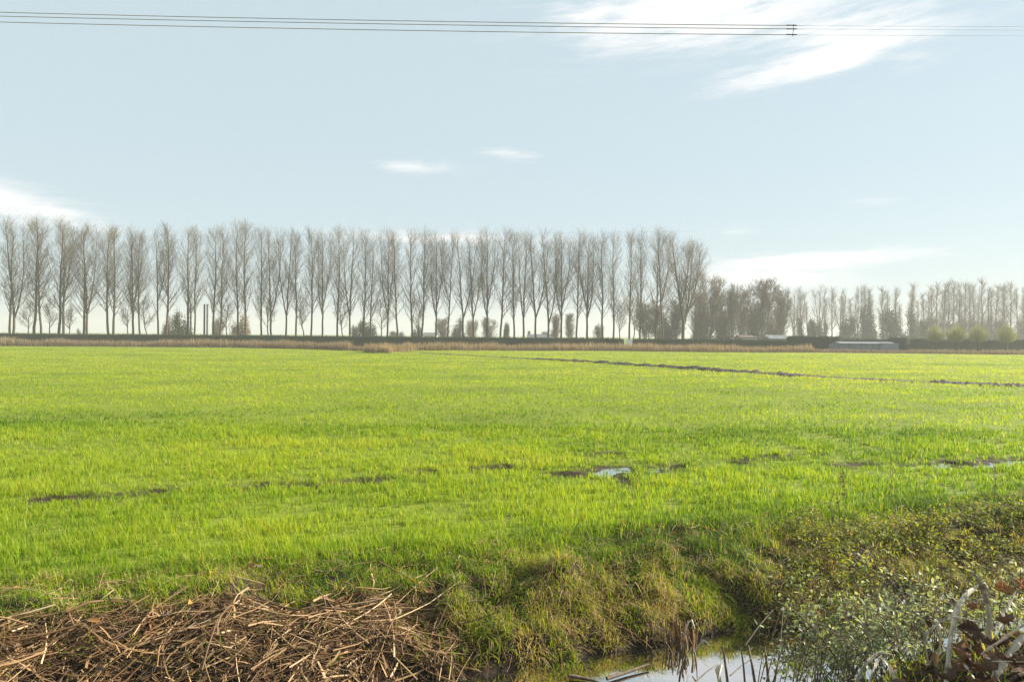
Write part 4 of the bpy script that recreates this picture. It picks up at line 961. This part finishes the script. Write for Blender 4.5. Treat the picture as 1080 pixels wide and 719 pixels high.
reeds('reeds', 'low green brown growth in the gap between the reed belts', [(366, 369.5), (386, 370.5)], 700, 2, .8, .2)
reeds('reeds', 'belt of straw coloured standing reed along the far field', [(383, 371.8), (400, 372.4), (412, 371.8), (440, 369.6), (540, 369.5), (640, 370), (760, 371.3), (860, 371.6)], 13000, 2.6, 1.25, .55)
reeds('reeds', 'low brown rough growth along the field edge at the right', [(855, 371.6), (950, 372.4), (1120, 374.4)], 11000, 3.5, .6, .15)
reeds('reeds', 'clump of bright straw reed at the end of the earth line', [(402, 372.6), (411, 372.6)], 500, 1.0, 1.0, .85)
# rough grass bank between the belt and the hedge
n = 9000; x = rng.uniform(-75, 85, n); y = rng.uniform(90, 113, n)
mb = MB(); blades(mb, np.stack([x, y, height(x, y)], 1), rng.uniform(.2, .6, n), rng.uniform(.05, .1, n), rng.uniform(0, 2 * PI, n), rng.uniform(.1, .7, n), rng.uniform(0, .6, n), 2)
tag(mb.obj('rough_grass', M['reedbelt']), 'rough withered grass behind the reed belts', kind='stuff')

# ------------------------------------------------------------------ small built things far away
def at_box(name, parent, x0, x1, y0, y1, z0, z1, mat):
    mb = MB(); box(mb, x0, x1, y0, y1, z0, z1); return mb.obj(name, mat, parent, smooth=False)
p = pix(662, 361, 99); r = root('utility_box', (p[0], 97.5, 0)); tag(r, 'small white utility box standing in the gap of the hedge', 'utility box')
at_box('cabinet', r, -.38, .38, -.25, .25, .12, 1.42, M['white']); at_box('lid', r, -.42, .42, -.29, .29, 1.423, 1.5, M['white']); at_box('plinth', r, -.4, .4, -.27, .27, -.1, .117, M['render'])
def gable(mb, x0, x1, y0, y1, z0, z1, hip=0):
    ym = (y0 + y1) / 2
    V = [(x0, y0, z0), (x1, y0, z0), (x1, y1, z0), (x0, y1, z0), (x0 + hip, ym, z1), (x1 - hip, ym, z1)]
    mb.add(V, [(0, 1, 5, 4), (2, 3, 4, 5), (3, 2, 1, 0)], [(0, 4, 3), (1, 2, 5)])
def house(px0, px1, ridge, eave, d, depth, name, label, cat, wallm, roofm, chim=True, base=0.0, win=3):
    a, b = pix(px0, ridge, d), pix(px1, ridge, d); cx = (a[0] + b[0]) / 2; W = (b[0] - a[0]) / 2
    ez = pix((px0 + px1) / 2, eave, d)[2]; zr = (a[2] + b[2]) / 2
    r = root(name, (cx, d, 0)); tag(r, label, cat)
    at_box('wall', r, -W + .2, W - .2, -depth / 2 + .2, depth / 2 - .2, -.1, ez - .003, wallm)
    mb = MB(); gable(mb, -W, W, -depth / 2, depth / 2, ez, zr); ro = mb.obj('roof', roofm, r, smooth=False)
    if chim:
        for s in (-1, 1):
            c = at_box('chimney', ro, s * (W - .5) - .35, s * (W - .5) + .35, -.3, .3, zr - .7, zr + .75, M['brick'])
            at_box('chimney_cap', c, s * (W - .5) - .42, s * (W - .5) + .42, -.37, .37, zr + .752, zr + .85, M['slate'])
    for k in range(win):
        x = -W + (k + 1) * 2 * W / (win + 1)
        w = at_box('window', r, x - .5, x + .5, -depth / 2 + .14, -depth / 2 + .197, max(ez - 1.5, .3), ez - .3, M['white'])
        at_box('pane', w, x - .42, x + .42, -depth / 2 + .12, -depth / 2 + .138, max(ez - 1.42, .38), ez - .38, M['glass'])
    return r
house(556, 586, 352.4, 355.6, 185, 7, 'farm_house', 'distant house with a dark slate roof and two end chimneys', 'house', M['render'], M['slate'])
house(447, 461, 350.6, 353.5, 200, 8, 'barn', 'low grey barn roof seen over the hedge', 'barn', M['render'], M['slate'], False)
house(777, 793, 353.4, 355.6, 135, 5, 'farm_shed', 'low reddish roofed shed under the big round crown', 'shed', M['brick'], M['redroof'], False, win=2)
house(806, 829, 353.2, 357.0, 132, 6, 'greenhouse', 'pale glass house at the right end of the small wood', 'greenhouse', M['greenhouse'], M['greenhouse'], False, win=2)
# long low pale shed
a, b = pix(885, 362, 95), pix(943, 362, 95); r = root('low_shed', ((a[0] + b[0]) / 2, 96, 0)); W = (b[0] - a[0]) / 2
tag(r, 'long low pale blue grey sheeted shed beside the high hedge', 'shed')
zt = pix(914, 362.0, 95)[2]
at_box('wall', r, -W, W, -1.2, 1.2, -.1, zt - .02, M['shed']); mb = MB(); gable(mb, -W - .1, W + .1, -1.4, 1.4, zt - .017, zt + .2); mb.obj('roof', M['shed'], r, smooth=False)
at_box('end_panel', r, -W - .6, -W - .003, -1.1, 1.1, -.1, zt - .1, M['shed']); at_box('gable_block', r, W - 2.2, W + .3, -1.6, -1.203, -.1, zt + .05, M['shed'])
for k in range(5): at_box('post', r, -W + 1.2 + k * 1.7, -W + 1.27 + k * 1.7, -1.26, -1.203, -.1, zt - .03, M['slate'])
for px, lab in [(201.5, 'single dark post standing beside the evergreen bush'), (215.7, 'left one of the twin dark posts'), (218.8, 'right one of the twin dark posts')]:
    t = pix(px, 321.5, 125); r = root('dark_post', (t[0], 125, 0)); tag(r, lab, 'post', 'dark posts behind the hedge')
    mb = MB(); tubes(mb, np.array([[[0, 0, -.1], [0, 0, t[2] / 2], [0, 0, t[2]]]]), np.array([[.17, .16, .15]]), 10); mb.obj('shaft', M['steel'], r)
    mb = MB(); tubes(mb, np.array([[[0, 0, t[2]], [0, 0, t[2] + .12]]]), np.array([[.2, .2]]), 10); mb.add([(np.cos(q) * .2, np.sin(q) * .2, t[2] + .12) for q in np.arange(10) * PI / 5], None, [(0, i, i + 1) for i in range(1, 9)]); mb.obj('cap', M['steel'], r)

# ------------------------------------------------------------------ overhead cables
def cable(pts, r, label, group, r2=None, cut=None):
    pts = np.array(pts); n = 90; t = np.linspace(0, 1, len(pts)); tt = np.linspace(0, 1, n)
    o = pts[0].copy(); x = pts[:, 0]; xx = np.interp(tt, t, x)
    cz = np.polyfit(x, pts[:, 2], 2); yy = np.interp(xx, x, pts[:, 1])
    c = np.stack([xx, yy, np.polyval(cz, xx)], 1)
    if cut: c = c[xx < cut]; ra = np.full(len(c), r); n = len(c)
    c = c - o
    if not cut: ra = np.full(n, r)
    if r2 is not None: ra = np.interp(xx, [r2[1] - .2, r2[1] + .2], [r, r2[0]])
    mb = MB(); tubes(mb, c[None], ra[None], 6); ob = mb.obj('overhead_cable', M['cable']); ob.location = o
    return tag(ob, label, 'cable', group)
D0 = 17.0; xs_ = pix(842, 30, D0)[0]
for (l, m, rr, e, lab) in [(13, 24.4, 26.8, 28.5, 'topmost of the three overhead cables at the top of the sky'), (17.3, 27.6, 30.6, 32.5, 'middle one of the three overhead cables at the top'), (23.3, 34.4, 36.6, 38.3, 'lowest of the three overhead cables at the top')]:
    cable([pix(-140, l - 3.5, D0), pix(0, l, D0), pix(540, m, D0), pix(840, rr, D0), pix(1010, e - .3, D0), pix(1250, e, D0)], .0085, lab, 'overhead cables at the top', (.0022, xs_))
a = pix(837, 26, D0); b = pix(836, 38.5, D0); r = root('cable_spacer', b); tag(r, 'small dark bracket clamping the three overhead cables', 'cable spacer')
mb = MB(); c = np.array([b, (a + b) / 2 + [.01, 0, 0], a]) - b; tubes(mb, c[None], np.full((1, 3), .009), 6); mb.obj('bar', M['steel'], r)
for y in (27, 30.8, 36.8):
    q = pix(836, y, D0) - b; mb = MB(); tubes(mb, np.array([[q + [-.16, 0, 0], q, q + [.1, 0, 0]]]), np.full((1, 3), .014), 7); mb.obj('clamp', M['steel'], r)
for ys, d, lab in [((248.0, 249, 248.5, 241, 237), 106, 'highest thin wire across the poplar tops'), ((256, 257.5, 257, 254, 252), 106, 'second thin wire across the poplar tops'), ((281, 282, 280.5, 279.5, 280), 104, 'thin wire crossing the middle of the poplar crowns'), ((320, 322.5, 323.5, 326, 328), 104, 'lowest thin wire crossing the poplar trunks')]:
    cable([pix(px, y, d) for px, y in zip((-60, 240, 530, 740, 1150), ys)], .011, lab, 'thin wires before the poplars', cut=pix(733, 250, d)[0])

# ------------------------------------------------------------------ air
hb = MB(); box(hb, -1000, 1000, -420, 1300, -2.2, 24)
hm, nt, out = newmat('haze_air')
pv = nt.nodes.new('ShaderNodeVolumePrincipled'); pv.inputs['Density'].default_value = .0012
pv.inputs['Color'].default_value = (.67, .66, .665, 1); pv.inputs['Anisotropy'].default_value = .1
nt.links.new(pv.outputs[0], out.inputs['Volume'])
hz = hb.obj('haze', hm, smooth=False); tag(hz, kind='stuff')

# ------------------------------------------------------------------ light and sky
SUN_AZ, SUN_EL = math.radians(75), math.radians(25)       # azimuth to the right of the view direction (+Y)
sd = bpy.data.lights.new('sun', 'SUN'); sd.energy = 5; sd.angle = math.radians(.6); sd.color = (1, .93, .8)
so = link('sun', sd)
dirv = np.array([math.sin(SUN_AZ) * math.cos(SUN_EL), math.cos(SUN_AZ) * math.cos(SUN_EL), math.sin(SUN_EL)])
from mathutils import Vector
so.rotation_euler = Vector(dirv).to_track_quat('Z', 'Y').to_euler()
W = bpy.data.worlds.new('World'); SC.world = W; W.use_nodes = True
nt = W.node_tree; nt.nodes.clear()
sky = nt.nodes.new('ShaderNodeTexSky'); sky.sky_type = 'NISHITA'; sky.sun_disc = False
sky.sun_elevation = SUN_EL; sky.sun_rotation = SUN_AZ
sky.air_density = 1.0; sky.dust_density = .7; sky.ozone_density = 1.0
tc = nt.nodes.new('ShaderNodeTexCoord'); sep = nt.nodes.new('ShaderNodeSeparateXYZ'); nt.links.new(tc.outputs['Generated'], sep.inputs[0])
AZ = math_(nt, 'ARCTAN2', sep.outputs[0], sep.outputs[1]); EL = math_(nt, 'ARCSINE', sep.outputs[2])
cmb = nt.nodes.new('ShaderNodeCombineXYZ'); nt.links.new(math_(nt, 'MULTIPLY', AZ, 1.0), cmb.inputs[0]); nt.links.new(math_(nt, 'MULTIPLY', EL, 3.2), cmb.inputs[1])
rot = nt.nodes.new('ShaderNodeVectorRotate'); rot.inputs['Angle'].default_value = -.18; rot.rotation_type = 'Z_AXIS'; nt.links.new(cmb.outputs[0], rot.inputs['Vector'])
stv = nt.nodes.new('ShaderNodeVectorMath'); stv.operation = 'MULTIPLY'; nt.links.new(rot.outputs[0], stv.inputs[0]); stv.inputs[1].default_value = (.8, 1.7, 1)
nz = noise(nt, 6, 9, .66, stv.outputs[0]); nz2 = noise(nt, 22, 7, .7, stv.outputs[0])
nn = math_(nt, 'ADD', math_(nt, 'MULTIPLY', nz, .62), math_(nt, 'MULTIPLY', nz2, .38))
tot = None
def ae(px, py):
    p = pix(px, py, 1.0) - [0, 0, EYE]; p = p / np.linalg.norm(p); return math.atan2(p[0], p[1]), math.asin(p[2])
for px, py, wx, wy, tilt, st in [(740, 14, 170, 34, -.03, 1.25), (630, 16, 80, 18, 0, 1.0), (890, 30, 130, 30, .02, .95), (870, 62, 130, 18, -.12, 1.2), (880, 66, 70, 12, -.12, 1.3), (800, 82, 60, 16, -.2, .7), (960, 62, 60, 12, .1, .55),
                                 (428, 173, 46, 10, .05, .74), (540, 163, 46, 7, .15, .6), (0, 212, 110, 24, .2, 1.0), (60, 226, 100, 14, .2, .95), (850, 276, 130, 11, -.04, 1.3), (800, 292, 110, 16, 0, 1.0), (470, 252, 130, 9, .0, .9), (782, 243, 24, 5, 0, .6), (918, 212, 26, 5, 0, .45)]:
    a0, e0 = ae(px, py); sx = wx / F * math.cos(a0) ** 2; sy = wy / F * math.cos(a0)
    da = math_(nt, 'SUBTRACT', AZ, a0); de = math_(nt, 'SUBTRACT', EL, e0)
    de = math_(nt, 'ADD', de, math_(nt, 'MULTIPLY', da, math.tan(tilt)))
    g = math_(nt, 'ADD', math_(nt, 'POWER', math_(nt, 'DIVIDE', da, sx), 2), math_(nt, 'POWER', math_(nt, 'DIVIDE', de, sy), 2))
    g = math_(nt, 'MULTIPLY', math_(nt, 'EXPONENT', math_(nt, 'MULTIPLY', g, -1)), st)
    tot = g if tot is None else math_(nt, 'MAXIMUM', tot, g)
cl = math_(nt, 'ADD', math_(nt, 'MULTIPLY', tot, .62), math_(nt, 'MULTIPLY', math_(nt, 'SUBTRACT', nn, .5), 3.0))
cl = math_(nt, 'MULTIPLY', math_(nt, 'MINIMUM', tot, 1), ramp(nt, cl, [(.12, (0, 0, 0)), (.62, (1, 1, 1))]))
# thin high veil that pales the clear blue
veil = mixc(nt, .87, sky.outputs[0], (2.93, 3.56, 3.80))
mixed = mixc(nt, math_(nt, 'MULTIPLY', cl, .92), veil, (5.1, 5.1, 5.1))
bg = nt.nodes.new('ShaderNodeBackground'); bg.inputs[1].default_value = .077
nt.links.new(mixed, bg.inputs[0]); wo = nt.nodes.new('ShaderNodeOutputWorld'); nt.links.new(bg.outputs[0], wo.inputs[0])

# ------------------------------------------------------------------ camera and render settings
cd = bpy.data.cameras.new('camera'); cd.sensor_width = 36; cd.lens = F / 1080 * 36; cd.shift_y = -6.5 / 1080; cd.clip_start = .05; cd.clip_end = 5000
co = link('camera', cd); c, s = math.cos(ROLL), math.sin(ROLL)
co.matrix_world = Matrix(((c, -s, 0, 0), (0, 0, -1, 0), (s, c, 0, EYE), (0, 0, 0, 1)))
SC.camera = co
SC.view_settings.view_transform = 'Standard'; SC.view_settings.look = 'None'; SC.view_settings.gamma = 1; SC.view_settings.exposure = 1.47
SC.render.engine = 'CYCLES'
cy = SC.cycles
cy.max_bounces = 6; cy.diffuse_bounces = 3; cy.glossy_bounces = 2; cy.transmission_bounces = 3; cy.volume_bounces = 1; cy.transparent_max_bounces = 4
cy.use_denoising = True; cy.denoising_prefilter = 'NONE'; cy.denoising_input_passes = 'RGB_ALBEDO_NORMAL'; cy.sample_clamp_indirect = 8
cy.caustics_reflective = False; cy.caustics_refractive = False
